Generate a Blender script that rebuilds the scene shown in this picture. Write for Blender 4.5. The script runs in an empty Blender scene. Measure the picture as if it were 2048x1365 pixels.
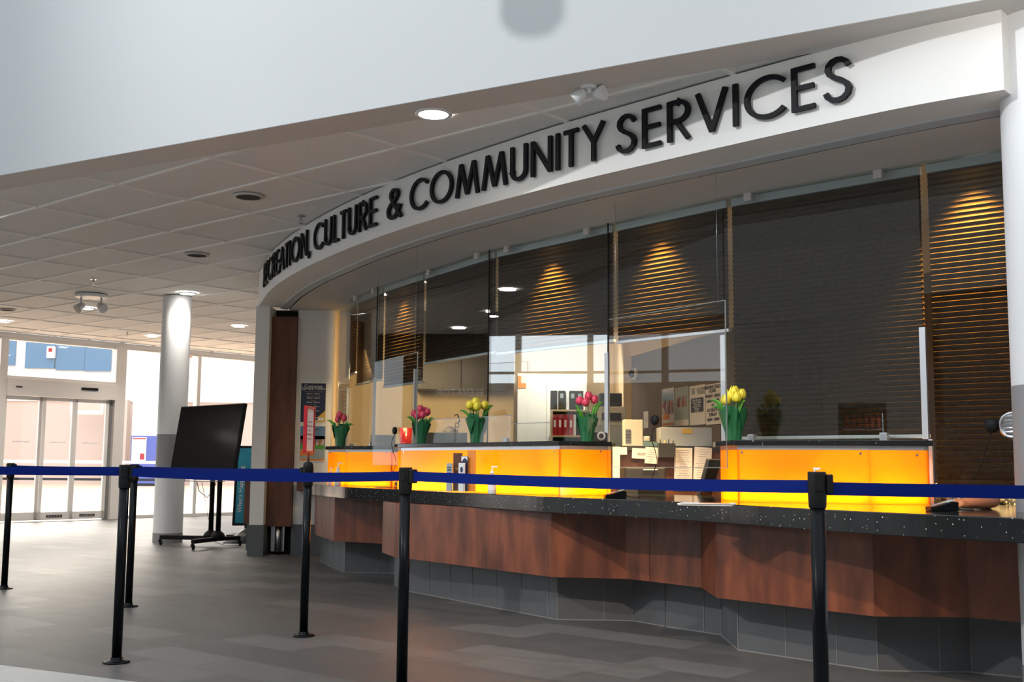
import bpy, bmesh, math, random
from mathutils import Vector, Matrix
random.seed(7)
sc = bpy.context.scene
COL = sc.collection
PI = math.pi
# ---------------------------------------------------------------- camera
FPX = 2250.0; PITCH = math.atan(250/2250.0); ROLL = math.radians(0.48); CH = 1.0
cam_d = bpy.data.cameras.new('camera'); cam_d.sensor_width = 36.0; cam_d.lens = FPX/2048*36
cam_d.clip_start = 0.05; cam_d.clip_end = 300
cam = bpy.data.objects.new('camera', cam_d); COL.objects.link(cam)
cam.matrix_world = Matrix.Translation((0, 0, CH)) @ Matrix.Rotation(PI/2+PITCH, 4, 'X') @ Matrix.Rotation(ROLL, 4, 'Z')
sc.camera = cam
sc.view_settings.view_transform = 'Standard'; sc.view_settings.look = 'None'
sc.view_settings.gamma = 1.0; sc.view_settings.use_curve_mapping = False
sc.view_settings.exposure = 0.5
# ---------------------------------------------------------------- world and large lights
w = bpy.data.worlds.new('world'); sc.world = w; w.use_nodes = True
bg = w.node_tree.nodes['Background']; bg.inputs[0].default_value = (0.84, 0.92, 1.0, 1); bg.inputs[1].default_value = 1.25
_tc = w.node_tree.nodes.new('ShaderNodeTexCoord'); _sx = w.node_tree.nodes.new('ShaderNodeSeparateXYZ'); _mr = w.node_tree.nodes.new('ShaderNodeMapRange')   # bright low sky, softer zenith
w.node_tree.links.new(_tc.outputs['Generated'], _sx.inputs[0]); w.node_tree.links.new(_sx.outputs[2], _mr.inputs[0])
_mr.inputs[1].default_value = .16; _mr.inputs[2].default_value = .40; _mr.inputs[3].default_value = 1.0; _mr.inputs[4].default_value = 0.0
_mx = w.node_tree.nodes.new('ShaderNodeMapRange'); w.node_tree.links.new(_sx.outputs[0], _mx.inputs[0]); _mx.inputs[1].default_value = -.97; _mx.inputs[2].default_value = -.88; _mx.inputs[3].default_value = 3.2; _mx.inputs[4].default_value = 0.0
_ma = w.node_tree.nodes.new('ShaderNodeMath'); _ma.operation = 'MULTIPLY_ADD'; w.node_tree.links.new(_mr.outputs[0], _ma.inputs[0]); w.node_tree.links.new(_mx.outputs[0], _ma.inputs[1]); _ma.inputs[2].default_value = 1.22; w.node_tree.links.new(_ma.outputs[0], bg.inputs[1])
def light(name, kind, loc, energy, color=(1, 1, 1), size=0.1, size_y=None, aim=None, spot=None, blend=0.3, spread=None):
    d = bpy.data.lights.new(name, kind); d.energy = energy; d.color = color
    if kind == 'AREA':
        d.shape = 'RECTANGLE' if size_y else 'DISK'; d.size = size
        if size_y: d.size_y = size_y
        if spread: d.spread = spread
    elif kind == 'SPOT':
        d.shadow_soft_size = size; d.spot_size = spot or 1.2; d.spot_blend = blend
    else: d.shadow_soft_size = size
    o = bpy.data.objects.new(name, d); COL.objects.link(o); o.location = loc
    if aim is not None: o.rotation_euler = (Vector(aim)-Vector(loc)).to_track_quat('-Z', 'Y').to_euler()
    return o
# floodlight high in the atrium: lights the sign from above, past the bulkhead edge
light('atrium_floodlight', 'SPOT', (0.6, 1.2, 3.9), 440, (1.0, 0.80, 0.60), 0.05, aim=(0.9, 6.2, .50), spot=.58, blend=0.3)
light('sign_track_light', 'SPOT', (2.25, 4.0, 3.05), 17, (1.0, 0.93, 0.86), 0.05, aim=(1.9, 5.3, 2.85), spot=1.9, blend=0.9)
# wall washer: throws the soft lamp shadow on the bulkhead
light('atrium_wall_washer', 'SPOT', (-7.0, 1.0, 6.5), 1250, (0.97, 0.98, 1.0), 0.11, aim=(0.1, 6.1, 4.4), spot=1.1, blend=0.8)
# big unseen area lights over the bright hall beyond the entrance
light('far_hall_light', 'AREA', (-15, 38, 9.5), 1300, (1.0, 0.90, 0.80), 22, 22, aim=(-15, 38.01, 0))
light('entrance_fill', 'AREA', (-10.2, 25.5, 4.6), 1600, (1.0, 0.90, 0.78), 5, 4, aim=(-10.2, 25.51, 0))  # added area light; bounce off the floor outside brightens the ceiling inside
# unseen fill lights in the office behind the glass
light('office_fill', 'AREA', (-1.2, 11.3, 2.05), 22, (1.0, 0.72, 0.38), .7, 0.3, aim=(-.7, 13.0, .9))  # floating fill without a fitting, set low to warm the wall under the cupboard
light('office_fill', 'AREA', (0.9, 10.8, 2.70), 9, (1.0, 0.76, 0.48), 1.0, 1.6, aim=(0.9, 10.81, 0), spread=2.2)
light('office_fill', 'AREA', (0.55, 14.4, 2.66), 30, (1.0, 0.93, 0.82), 0.9, 1.4, aim=(0.55, 15.5, 1.2))

# ---------------------------------------------------------------- maths helpers
FW = Vector((0, math.cos(PITCH), math.sin(PITCH))); U0 = Vector((0, -math.sin(PITCH), math.cos(PITCH)))
RT = Vector((math.cos(ROLL), 0, 0))+U0*math.sin(ROLL); UP = Vector((-math.sin(ROLL), 0, 0))+U0*math.cos(ROLL)
def ray(x, y): return FW*FPX+RT*(x-1024)+UP*(682.5-y)
def at_z(x, y, z):
    d = ray(x, y); return Vector((0, 0, CH))+d*((z-CH)/d.z)
def at_y(x, y, Y):
    d = ray(x, y); return Vector((0, 0, CH))+d*(Y/d.y)
def at_wall(x, y, a, b):
    d = ray(x, y); n = (-(b[1]-a[1]), b[0]-a[0]); t = (n[0]*a[0]+n[1]*a[1])/(n[0]*d.x+n[1]*d.y)
    return Vector((0, 0, CH))+d*t
def V(*a): return Vector(a)
def spline(P, n=16):
    P = [Vector(p) for p in P]; P = [2*P[0]-P[1]]+P+[2*P[-1]-P[-2]]; o = []
    for i in range(1, len(P)-2):
        a, b, c, d = P[i-1:i+3]
        for k in range(n):
            t = k/n; o.append(.5*((2*b)+(c-a)*t+(2*a-5*b+4*c-d)*t*t+(3*b-a-3*c+d)*t**3))
    o.append(P[-2]); return o
class Path:
    def __init__(s, P, n=16):
        s.p = spline(P, n) if n else [Vector(p) for p in P]; s.s = [0]
        for a, b in zip(s.p, s.p[1:]): s.s.append(s.s[-1]+(b-a).length)
    def at(s, u):
        u = max(0, min(s.s[-1]-1e-9, u)); lo, hi = 0, len(s.s)-1
        while hi-lo > 1:
            m = (lo+hi)//2
            if s.s[m] <= u: lo = m
            else: hi = m
        f = (u-s.s[lo])/(s.s[lo+1]-s.s[lo]); return s.p[lo].lerp(s.p[lo+1], f)
    def tan(s, u): return (s.at(u+.02)-s.at(u-.02)).normalized()
    def hall(s, u):                       # normal pointing to the hall (camera) side
        t = s.tan(u); return Vector((t.y, -t.x))
def offs(P, d):                            # offset a plan polyline (2D) towards the office by d
    o = []
    for i, p in enumerate(P):
        t = (P[min(i+1, len(P)-1)]-P[max(i-1, 0)]).normalized(); o.append(p+Vector((-t.y, t.x))*d)
    return o

# ---------------------------------------------------------------- mesh builder
class MB:
    def __init__(s): s.v = []; s.f = []; s.m = []; s.sm = []
    def add(s, vs, fs, mi=0, smooth=False):
        b = len(s.v); s.v += [Vector(v) for v in vs]
        for f in fs: s.f.append([i+b for i in f]); s.m.append(mi); s.sm.append(smooth)
        return s
    def box(s, c, d, ax=None, mi=0):      # centre, full sizes, optional (x,y,z) axes
        ax = ax or (V(1, 0, 0), V(0, 1, 0), V(0, 0, 1)); c = Vector(c)
        vs = [c+ax[0]*(i*d[0]/2)+ax[1]*(j*d[1]/2)+ax[2]*(k*d[2]/2) for i in (-1, 1) for j in (-1, 1) for k in (-1, 1)]
        return s.add(vs, [(0, 1, 3, 2), (4, 6, 7, 5), (0, 4, 5, 1), (2, 3, 7, 6), (0, 2, 6, 4), (1, 5, 7, 3)], mi)
    def wallbox(s, a, b, z0, z1, th, side=0, mi=0):   # upright slab between plan points; side 0 centred, 1 thickness to office, -1 to hall
        a = Vector(a[:2]); b = Vector(b[:2]); t = (b-a).normalized(); n = Vector((-t.y, t.x))
        o0, o1 = {0: (-th/2, th/2), 1: (0, th), -1: (-th, 0)}[side]
        vs = [(p+n*o).to_3d()+V(0, 0, z) for p in (a, b) for o in (o0, o1) for z in (z0, z1)]
        return s.add(vs, [(0, 1, 3, 2), (4, 6, 7, 5), (0, 4, 5, 1), (2, 3, 7, 6), (0, 2, 6, 4), (1, 5, 7, 3)], mi)
    def prism(s, poly, z0, z1, mi=0, smooth_sides=False):
        n = len(poly); vs = [V(p[0], p[1], z0) for p in poly]+[V(p[0], p[1], z1) for p in poly]
        s.add(vs, [list(range(n))[::-1], list(range(n, 2*n))], mi)
        b = len(s.v)-2*n
        for i in range(n):
            j = (i+1) % n; s.f.append([b+i, b+j, b+n+j, b+n+i]); s.m.append(mi); s.sm.append(smooth_sides)
        return s
    def strip(s, pa, za, pb, zb, mi=0, smooth=True):   # ribbon between two polylines
        n = len(pa); vs = [V(p.x, p.y, za) for p in pa]+[V(p.x, p.y, zb) for p in pb]
        return s.add(vs, [(i, i+1, n+i+1, n+i) for i in range(n-1)], mi, smooth)
    def lathe(s, prof, c=(0, 0, 0), n=24, ax=None, mi=0, cap=True, smooth=True, sx=1, sy=1):
        c = Vector(c); ax = ax or (V(1, 0, 0), V(0, 1, 0), V(0, 0, 1)); vs = []
        for r, z in prof:
            for k in range(n):
                a = 2*PI*k/n; vs.append(c+ax[0]*(r*math.cos(a)*sx)+ax[1]*(r*math.sin(a)*sy)+ax[2]*z)
        fs = [(i*n+k, i*n+(k+1) % n, (i+1)*n+(k+1) % n, (i+1)*n+k) for i in range(len(prof)-1) for k in range(n)]
        s.add(vs, fs, mi, smooth)
        if cap:
            b = len(s.v)-len(vs)
            s.f.append([b+k for k in range(n)][::-1]); s.m.append(mi); s.sm.append(False)
            s.f.append([b+(len(prof)-1)*n+k for k in range(n)]); s.m.append(mi); s.sm.append(False)
        return s
    def tube(s, pts, r, n=8, mi=0, cap=True):
        pts = [Vector(p) for p in pts]; rs = r if isinstance(r, (list, tuple)) else [r]*len(pts); vs = []
        up = V(0, 0, 1)
        for i, p in enumerate(pts):
            t = (pts[min(i+1, len(pts)-1)]-pts[max(i-1, 0)]).normalized()
            u = t.cross(up)
            if u.length < 1e-3: u = t.cross(V(1, 0, 0))
            u.normalize(); v = u.cross(t)
            for k in range(n):
                a = 2*PI*k/n; vs.append(p+u*(rs[i]*math.cos(a))+v*(rs[i]*math.sin(a)))
        fs = [(i*n+k, i*n+(k+1) % n, (i+1)*n+(k+1) % n, (i+1)*n+k) for i in range(len(pts)-1) for k in range(n)]
        s.add(vs, fs, mi, True)
        if cap:
            b = len(s.v)-len(vs)
            s.f.append([b+k for k in range(n)][::-1]); s.m.append(mi); s.sm.append(False)
            s.f.append([b+(len(pts)-1)*n+k for k in range(n)]); s.m.append(mi); s.sm.append(False)
        return s
    def build(s, name, mat, parent=None, local=False, bevel=0, solid=0):
        me = bpy.data.meshes.new(name)
        o = V(0, 0, 0)
        if parent is not None and not local:
            q = parent
            while q is not None: o = o+q.location; q = q.parent
        elif parent is None and not local and s.v:
            xs = [v.x for v in s.v]; ys = [v.y for v in s.v]; o = V((min(xs)+max(xs))/2, (min(ys)+max(ys))/2, min(v.z for v in s.v))
        me.from_pydata([v-o for v in s.v], [], s.f)
        for m in (mat if isinstance(mat, (list, tuple)) else [mat]): me.materials.append(m)
        for p, mi, sm in zip(me.polygons, s.m, s.sm): p.material_index = mi; p.use_smooth = sm
        bm = bmesh.new(); bm.from_mesh(me); bmesh.ops.recalc_face_normals(bm, faces=bm.faces); bm.to_mesh(me); bm.free()
        ob = bpy.data.objects.new(name, me); COL.objects.link(ob)
        if parent is not None: ob.parent = parent
        elif not local: ob.location = o
        if bevel:
            b = ob.modifiers.new('bevel', 'BEVEL'); b.width = bevel; b.segments = 2; b.limit_method = 'ANGLE'; b.angle_limit = 0.7
        if solid:
            m = ob.modifiers.new('solid', 'SOLIDIFY'); m.thickness = solid; m.offset = 0
        return ob
def tag(o, label=None, cat=None, group=None, kind=None):
    if label: o['label'] = label
    if cat: o['category'] = cat
    if group: o['group'] = group
    if kind: o['kind'] = kind
    return o
def struct(o, label=None, cat=None): return tag(o, label, cat, kind='structure')
def empty(name, loc, rz=0):
    o = bpy.data.objects.new(name, None); COL.objects.link(o); o.location = loc; o.rotation_euler = (0, 0, rz); o.empty_display_size = .05
    return o
def copy_tree(o, parent=None):
    c = o.copy(); COL.objects.link(c); c.parent = parent
    for ch in [x for x in bpy.data.objects if x.parent == o]: copy_tree(ch, c)
    return c

# ---------------------------------------------------------------- materials
def mat(name, col=(.8, .8, .8), rough=.5, metal=0, spec=None, emit=None, estr=0, **kw):
    m = bpy.data.materials.new(name); m.use_nodes = True; b = m.node_tree.nodes['Principled BSDF']
    b.inputs['Base Color'].default_value = (*col, 1); b.inputs['Roughness'].default_value = rough; b.inputs['Metallic'].default_value = metal
    if spec is not None: b.inputs['Specular IOR Level'].default_value = spec
    if emit: b.inputs['Emission Color'].default_value = (*emit, 1); b.inputs['Emission Strength'].default_value = estr
    nt = m.node_tree
    if kw.get('speck') is not None:       # gentle mottling so that no surface is a flat colour
        n = nt.nodes.new('ShaderNodeTexNoise'); n.inputs['Scale'].default_value = kw.get('scale', 20)
        tc = nt.nodes.new('ShaderNodeTexCoord'); nt.links.new(tc.outputs['Object'], n.inputs['Vector'])
        mx = nt.nodes.new('ShaderNodeMix'); mx.data_type = 'RGBA'; nt.links.new(n.outputs[0], mx.inputs['Factor'])
        k = kw['speck']; mx.inputs['A'].default_value = (*[c*(1-k) for c in col], 1); mx.inputs['B'].default_value = (*[min(1, c*(1+k)) for c in col], 1)
        nt.links.new(mx.outputs['Result'], b.inputs['Base Color'])
    return m
def coords(nt, rot=0, scale=(1, 1, 1), kind='Object'):
    tc = nt.nodes.new('ShaderNodeTexCoord'); mp = nt.nodes.new('ShaderNodeMapping')
    mp.inputs['Rotation'].default_value = (0, 0, rot); mp.inputs['Scale'].default_value = scale
    nt.links.new(tc.outputs[kind], mp.inputs['Vector']); return mp.outputs[0]
def ramp(nt, src, stops):
    r = nt.nodes.new('ShaderNodeValToRGB'); nt.links.new(src, r.inputs[0]); e = r.color_ramp.elements
    while len(e) < len(stops): e.new(0.5)
    for x, (p, c) in zip(e, stops): x.position = p; x.color = (*c, 1)
    return r.outputs[0]
def wood(name, dark, lightc, rough=.35):
    m = mat(name, rough=rough); nt = m.node_tree; b = nt.nodes['Principled BSDF']
    n = nt.nodes.new('ShaderNodeTexNoise'); n.inputs['Scale'].default_value = 1; n.inputs['Detail'].default_value = 5
    nt.links.new(coords(nt, 0, (10, 10, 2.6)), n.inputs['Vector'])
    nt.links.new(ramp(nt, n.outputs[0], [(.33, dark), (.68, lightc)]), b.inputs['Base Color'])
    return m
M = {}
M['wall'] = mat('painted_wall', (.76, .75, .73), .7, speck=.02, scale=3)
M['bulkhead'] = mat('bulkhead_paint', (.52, .53, .53), .8, speck=.015, scale=2)
M['soffit'] = mat('soffit_paint', (.66, .62, .58), .7, speck=.02, scale=3)
M['fascia'] = mat('fascia_paint', (.80, .79, .76), .6, speck=.02, scale=4)
M['gridbar'] = mat('ceiling_bar', (.90, .87, .82), .6)
M['black'] = mat('black_letter', (.008, .008, .010), .5, spec=.15)
M['blackmatte'] = mat('black_matte', (.008, .008, .008), .55, spec=.2)
M['blackgloss'] = mat('black_powder_coat', (.004, .005, .006), .25, spec=.12)
M['steel'] = mat('brushed_steel', (.55, .56, .58), .32, 1)
M['alu'] = mat('anodised_aluminium', (.55, .56, .58), .4, .6)
M['track'] = mat('track_metal', (.60, .63, .65), .45, .25)
M['frame'] = mat('door_frame_paint', (.80, .77, .74), .45)
M['white'] = mat('white_plastic', (.80, .80, .79), .4)
M['paper'] = mat('paper', (.80, .76, .70), .8, speck=.04, scale=40)
M['column'] = mat('column_paint', (.76, .77, .78), .5)
M['greyband'] = mat('grey_band', (.26, .26, .265), .6, speck=.05, scale=9)
M['red'] = mat('red_plastic', (.45, .012, .02), .35)
M['beige'] = mat('beige_paint', (.80, .62, .38), .7, speck=.02, scale=3)
M['darkwall'] = mat('dark_accent_paint', (.15, .115, .09), .6, speck=.04, scale=5)
M['cream'] = mat('cream_laminate', (.86, .83, .76), .5)
M['carpet'] = mat('office_floor', (.10, .09, .08), .9, speck=.1, scale=60)
M['skin'] = mat('skin', (.55, .20, .085), .5, speck=.06, scale=18)
M['hair'] = mat('brown_hair', (.06, .035, .02), .6, speck=.4, scale=60)
M['petal_pink'] = mat('pink_petal', (.75, .07, .14), .45, speck=.25, scale=30)
M['petal_yellow'] = mat('yellow_petal', (.92, .76, .06), .45, speck=.12, scale=30)
M['leaf'] = mat('leaf', (.09, .36, .03), .45, speck=.3, scale=30)
M['stem'] = mat('stem', (.10, .22, .05), .5)
M['wrap'] = mat('green_foil_wrap', (.016, .13, .045), .3, speck=.3, scale=14)
M['acrylic_sheet'] = None
M['bottle'] = mat('frosted_bottle', (.75, .77, .78), .25)
M['beige_machine'] = mat('beige_machine', (.50, .48, .40), .5)
M['dark_machine'] = mat('dark_machine', (.03, .03, .03), .4)
M['wood'] = wood('red_brown_laminate', (.10, .027, .012), (.25, .070, .028), .40)
M['woodbrown'] = wood('brown_laminate', (.065, .022, .010), (.16, .052, .02), .5)
M['woodpale'] = wood('pale_birch', (.55, .40, .22), (.70, .54, .32), .5)
M['screen'] = mat('dark_screen', (.008, .008, .008), .12)
M['teal'] = mat('teal_poster', (.02, .25, .36), .5, speck=.5, scale=3)
M['navy'] = mat('navy_print', (.018, .025, .075), .5)
M['ochre'] = mat('ochre_print', (.65, .42, .06), .5)
M['orangeprint'] = mat('orange_print', (.80, .26, .04), .5)
M['greyprint'] = mat('grey_print', (.35, .40, .40), .6)
M['whiteprint'] = mat('white_print', (.75, .75, .75), .6)
M['goldprint'] = mat('gold_print', (.35, .25, .12), .6)
M['lamp'] = mat('lamp_disc', (1, 1, 1), .5, emit=(1, .96, .9), estr=22)
M['lampoff'] = mat('unlit_reflector', (.10, .10, .10), .8, spec=0)
M['chrome'] = mat('chrome', (.7, .7, .7), .15, 1)
M['farfloor'] = mat('far_floor', (.80, .58, .42), .5, speck=.1, scale=.6)
M['farwall'] = mat('far_siding', (.66, .52, .45), .7)
M['farwhite'] = mat('far_white', (.88, .86, .82), .7)
M['farblue'] = mat('far_blue_glass', (.14, .25, .40), .15)
M['bluebooth'] = mat('blue_booth', (.10, .13, .50), .6)
# belt
m = mat('blue_webbing', (.003, .013, .135), .8, spec=.08); M['belt'] = m; nt = m.node_tree
wv = nt.nodes.new('ShaderNodeTexWave'); wv.bands_direction = 'Z'; wv.inputs['Scale'].default_value = 90; nt.links.new(coords(nt), wv.inputs['Vector'])
bp = nt.nodes.new('ShaderNodeBump'); bp.inputs['Strength'].default_value = .12; nt.links.new(wv.outputs[1], bp.inputs['Height']); nt.links.new(bp.outputs[0], nt.nodes['Principled BSDF'].inputs['Normal'])
# ceiling tile
m = mat('ceiling_tile', (.5, .48, .46), .9); M['tile'] = m; nt = m.node_tree
n1 = nt.nodes.new('ShaderNodeTexNoise'); n1.inputs['Scale'].default_value = 130; n1.inputs['Detail'].default_value = 3; nt.links.new(coords(nt), n1.inputs['Vector'])
nt.links.new(ramp(nt, n1.outputs[0], [(.33, (.60, .58, .55)), (.45, (.83, .81, .78)), (.7, (.87, .85, .82))]), nt.nodes['Principled BSDF'].inputs['Base Color'])
# floors
def tiles(name, c1, c2, grout, rough, rot, bw=.61, rh=.305, off=.5, mortar=.0035, jit=.0):
    m = mat(name, rough=rough, spec=.32); nt = m.node_tree; b = nt.nodes['Principled BSDF']; br = nt.nodes.new('ShaderNodeTexBrick')
    br.inputs['Scale'].default_value = 1; br.inputs['Brick Width'].default_value = bw; br.inputs['Row Height'].default_value = rh; br.offset = off
    br.inputs['Mortar Size'].default_value = mortar; br.inputs['Mortar Smooth'].default_value = .2; br.inputs['Bias'].default_value = -.45
    br.inputs['Color1'].default_value = (*c1, 1); br.inputs['Color2'].default_value = (*c2, 1); br.inputs['Mortar'].default_value = (*grout, 1)
    co = coords(nt, rot, kind='Object'); nt.links.new(co, br.inputs['Vector'])
    n = nt.nodes.new('ShaderNodeTexNoise'); n.inputs['Scale'].default_value = 5; n.inputs['Detail'].default_value = 6; nt.links.new(co, n.inputs['Vector'])
    mx = nt.nodes.new('ShaderNodeMix'); mx.data_type = 'RGBA'; mx.blend_type = 'MULTIPLY'; mx.inputs['Factor'].default_value = .5
    nt.links.new(br.outputs[0], mx.inputs['A']); nt.links.new(ramp(nt, n.outputs[0], [(.3, (.72, .72, .72)), (.7, (1, 1, 1))]), mx.inputs['B'])
    nt.links.new(mx.outputs['Result'], b.inputs['Base Color'])
    rr = nt.nodes.new('ShaderNodeMapRange'); rr.inputs[3].default_value = rough-.06; rr.inputs[4].default_value = rough+.08; nt.links.new(n.outputs[0], rr.inputs[0]); nt.links.new(rr.outputs[0], b.inputs['Roughness'])
    return m
M['floor'] = tiles('grey_slate_tile', (.100, .095, .090), (.20, .189, .178), (.085, .08, .075), .44, math.radians(40))
M['floorlight'] = tiles('pale_tile', (.42, .42, .40), (.46, .46, .44), (.3, .3, .29), .4, math.radians(28), .6, .6, 0)
M['basetile'] = mat('charcoal_base_tile', (.10, .105, .11), .42, speck=.12, scale=6)
M['grout'] = mat('pale_grout', (.22, .22, .21), .7)
# terrazzo / black quartz
m = mat('black_quartz', (.012, .013, .014), .12); M['quartz'] = m; nt = m.node_tree
vo = nt.nodes.new('ShaderNodeTexVoronoi'); vo.inputs['Scale'].default_value = 62; nt.links.new(coords(nt), vo.inputs['Vector'])
sx = nt.nodes.new('ShaderNodeSeparateColor'); nt.links.new(vo.outputs['Color'], sx.inputs[0])
t1 = nt.nodes.new('ShaderNodeMath'); t1.operation = 'LESS_THAN'; t1.inputs[1].default_value = .19; nt.links.new(vo.outputs['Distance'], t1.inputs[0])
t2 = nt.nodes.new('ShaderNodeMath'); t2.operation = 'GREATER_THAN'; t2.inputs[1].default_value = .66; nt.links.new(sx.outputs[0], t2.inputs[0])
t3 = nt.nodes.new('ShaderNodeMath'); t3.operation = 'MULTIPLY'; nt.links.new(t1.outputs[0], t3.inputs[0]); nt.links.new(t2.outputs[0], t3.inputs[1])
t4 = nt.nodes.new('ShaderNodeMath'); t4.operation = 'MULTIPLY'; nt.links.new(t3.outputs[0], t4.inputs[0]); nt.links.new(sx.outputs[1], t4.inputs[1])
mx = nt.nodes.new('ShaderNodeMix'); mx.data_type = 'RGBA'; nt.links.new(t4.outputs[0], mx.inputs['Factor']); mx.inputs['A'].default_value = (.012, .013, .014, 1); mx.inputs['B'].default_value = (.55, .58, .56, 1)
nt.links.new(mx.outputs['Result'], nt.nodes['Principled BSDF'].inputs['Base Color'])
# thin glass
def glass(name, tint=(.93, .96, .95), k=1.0, base=.045):
    m = bpy.data.materials.new(name); m.use_nodes = True; nt = m.node_tree; nt.nodes.remove(nt.nodes['Principled BSDF'])
    out = nt.nodes['Material Output']; g = nt.nodes.new('ShaderNodeNewGeometry')
    d = nt.nodes.new('ShaderNodeVectorMath'); d.operation = 'DOT_PRODUCT'; nt.links.new(g.outputs['Normal'], d.inputs[0]); nt.links.new(g.outputs['Incoming'], d.inputs[1])
    def mth(op, a, b=None):
        q = nt.nodes.new('ShaderNodeMath'); q.operation = op; q.use_clamp = False
        for i, x in enumerate((a, b)):
            if x is None: continue
            if isinstance(x, (int, float)): q.inputs[i].default_value = x
            else: nt.links.new(x, q.inputs[i])
        return q.outputs[0]
    f = mth('ADD', mth('MULTIPLY', mth('POWER', mth('SUBTRACT', 1.0, mth('ABSOLUTE', d.outputs['Value'])), 5.0), 1-base), base)
    f = mth('MINIMUM', mth('MULTIPLY', f, k), 1.0)
    tr = nt.nodes.new('ShaderNodeBsdfTransparent'); tr.inputs[0].default_value = (*tint, 1)
    gl = nt.nodes.new('ShaderNodeBsdfGlossy'); gl.inputs['Roughness'].default_value = 0.0; gl.inputs['Color'].default_value = (1, 1, 1, 1)
    ms = nt.nodes.new('ShaderNodeMixShader'); nt.links.new(f, ms.inputs[0]); nt.links.new(tr.outputs[0], ms.inputs[1]); nt.links.new(gl.outputs[0], ms.inputs[2]); nt.links.new(ms.outputs[0], out.inputs[0])
    return m
M['glass'] = glass('screen_glass', k=1.35)
M['acrylic'] = glass('acrylic', (.975, .98, .975), .55, .035)
M['acrylic_sheet'] = glass('acrylic_sheet', (.98, .985, .98), .32, .035)
M['acryedge'] = mat('acrylic_edge', (.22, .25, .235), .3)
# backlit orange acrylic: translucent sheet, real strip lights stand behind it
m = bpy.data.materials.new('orange_acrylic'); m.use_nodes = True; nt = m.node_tree; nt.nodes.remove(nt.nodes['Principled BSDF'])
tl = nt.nodes.new('ShaderNodeBsdfTranslucent'); tl.inputs[0].default_value = (1.0, .50, .008, 1)
df = nt.nodes.new('ShaderNodeBsdfDiffuse'); df.inputs[0].default_value = (.85, .38, .01, 1)
gl = nt.nodes.new('ShaderNodeBsdfGlossy'); gl.inputs['Roughness'].default_value = .15
a1 = nt.nodes.new('ShaderNodeMixShader'); a1.inputs[0].default_value = .3; nt.links.new(tl.outputs[0], a1.inputs[1]); nt.links.new(df.outputs[0], a1.inputs[2])
a2 = nt.nodes.new('ShaderNodeMixShader'); a2.inputs[0].default_value = .04; nt.links.new(a1.outputs[0], a2.inputs[1]); nt.links.new(gl.outputs[0], a2.inputs[2]); nt.links.new(a2.outputs[0], nt.nodes['Material Output'].inputs[0])
M['orange'] = m
# pleated blind fabric
m = bpy.data.materials.new('pleated_fabric'); m.use_nodes = True; nt = m.node_tree; nt.nodes.remove(nt.nodes['Principled BSDF'])
tl = nt.nodes.new('ShaderNodeBsdfTranslucent'); tl.inputs[0].default_value = (.16, .085, .022, 1)
df = nt.nodes.new('ShaderNodeBsdfDiffuse')
nz = nt.nodes.new('ShaderNodeTexNoise'); nz.inputs['Scale'].default_value = 45; nt.links.new(coords(nt), nz.inputs['Vector'])
nt.links.new(ramp(nt, nz.outputs[0], [(.3, (.015, .012, .009)), (.7, (.034, .027, .020))]), df.inputs[0])
a1 = nt.nodes.new('ShaderNodeMixShader'); a1.inputs[0].default_value = .84; nt.links.new(tl.outputs[0], a1.inputs[1]); nt.links.new(df.outputs[0], a1.inputs[2]); nt.links.new(a1.outputs[0], nt.nodes['Material Output'].inputs[0])
M['blind'] = m

# ---------------------------------------------------------------- text
def text_mesh(body, size, depth=.001, align='CENTER', space=1.0, bold=0.0):
    c = bpy.data.curves.new('txt', 'FONT'); c.body = body; c.size = size; c.align_x = align; c.align_y = 'CENTER'; c.extrude = depth; c.space_character = space
    c.offset = bold; c.resolution_u = 3
    o = bpy.data.objects.new('txt', c); COL.objects.link(o); dg = bpy.context.evaluated_depsgraph_get(); dg.update()
    me = bpy.data.meshes.new_from_object(o.evaluated_get(dg)); vs = [v.co.copy() for v in me.vertices]; fs = [list(p.vertices) for p in me.polygons]
    bpy.data.objects.remove(o); bpy.data.curves.remove(c); bpy.data.meshes.remove(me); return vs, fs
def put_text(name, lines, c, ax, m, parent, depth=.001):
    """lines: (text, size, x, y[, xscale]) on the plane with axes ax=(right, up, normal) centred at c"""
    b = MB(); c = Vector(c)
    for L in lines:
        t, sz, x, y = L[:4]; xs = L[4] if len(L) > 4 else 1
        vs, fs = text_mesh(t, sz, depth)
        b.add([c+ax[0]*(v.x*xs+x)+ax[1]*(v.y+y)+ax[2]*(v.z+depth) for v in vs], fs)
    return b.build(name, m, parent)
def panel(name, c, ax, w_, h, th, m, parent=None, **k):
    b = MB(); b.box(Vector(c)+ax[2]*(th/2), (w_, h, th), ax); return b.build(name, m, parent, **k)

# ================================================================ THE SETTING
CE = 3.15
def B_y(x): return 8.31-.554*(x+3.88)          # bulkhead face line
FA = Vector((-8.35, 18.8)); FT = Vector((3.15, 3.7)).normalized(); FN = Vector((FT.y, -FT.x))   # entrance glazing
def F(u): return FA+FT*u
struct(MB().prism([(-14.2, 11.55), tuple(F(-9.05)), tuple(F(9.0)), (10, 25.65), (10, -.55)], -.1, 0).build('floor', M['floor'], local=True))
struct(MB().prism([(-16, -8), (10, -8), (10, -.55), (-14.2, 11.55), (-16, 12.45)], -.1, 0).build('floor_atrium', M['floorlight'], local=True))
struct(MB().prism([tuple(F(-9.05)), (-46, 8), (-46, 62), (4, 62), (10, 25.65), tuple(F(9.0))], -.1, 0).build('floor_far_hall', M['farfloor'], local=True))
struct(MB().prism([(-12.99, 13.36), (10, .62), (10, 25.65), tuple(F(9.0))], CE+.012, CE+.1).build('ceiling', M['tile'], local=True))
g = MB(); gu = V(math.cos(math.radians(-40)), math.sin(math.radians(-40)), 0); gv = V(-gu.y, gu.x, 0)
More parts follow.
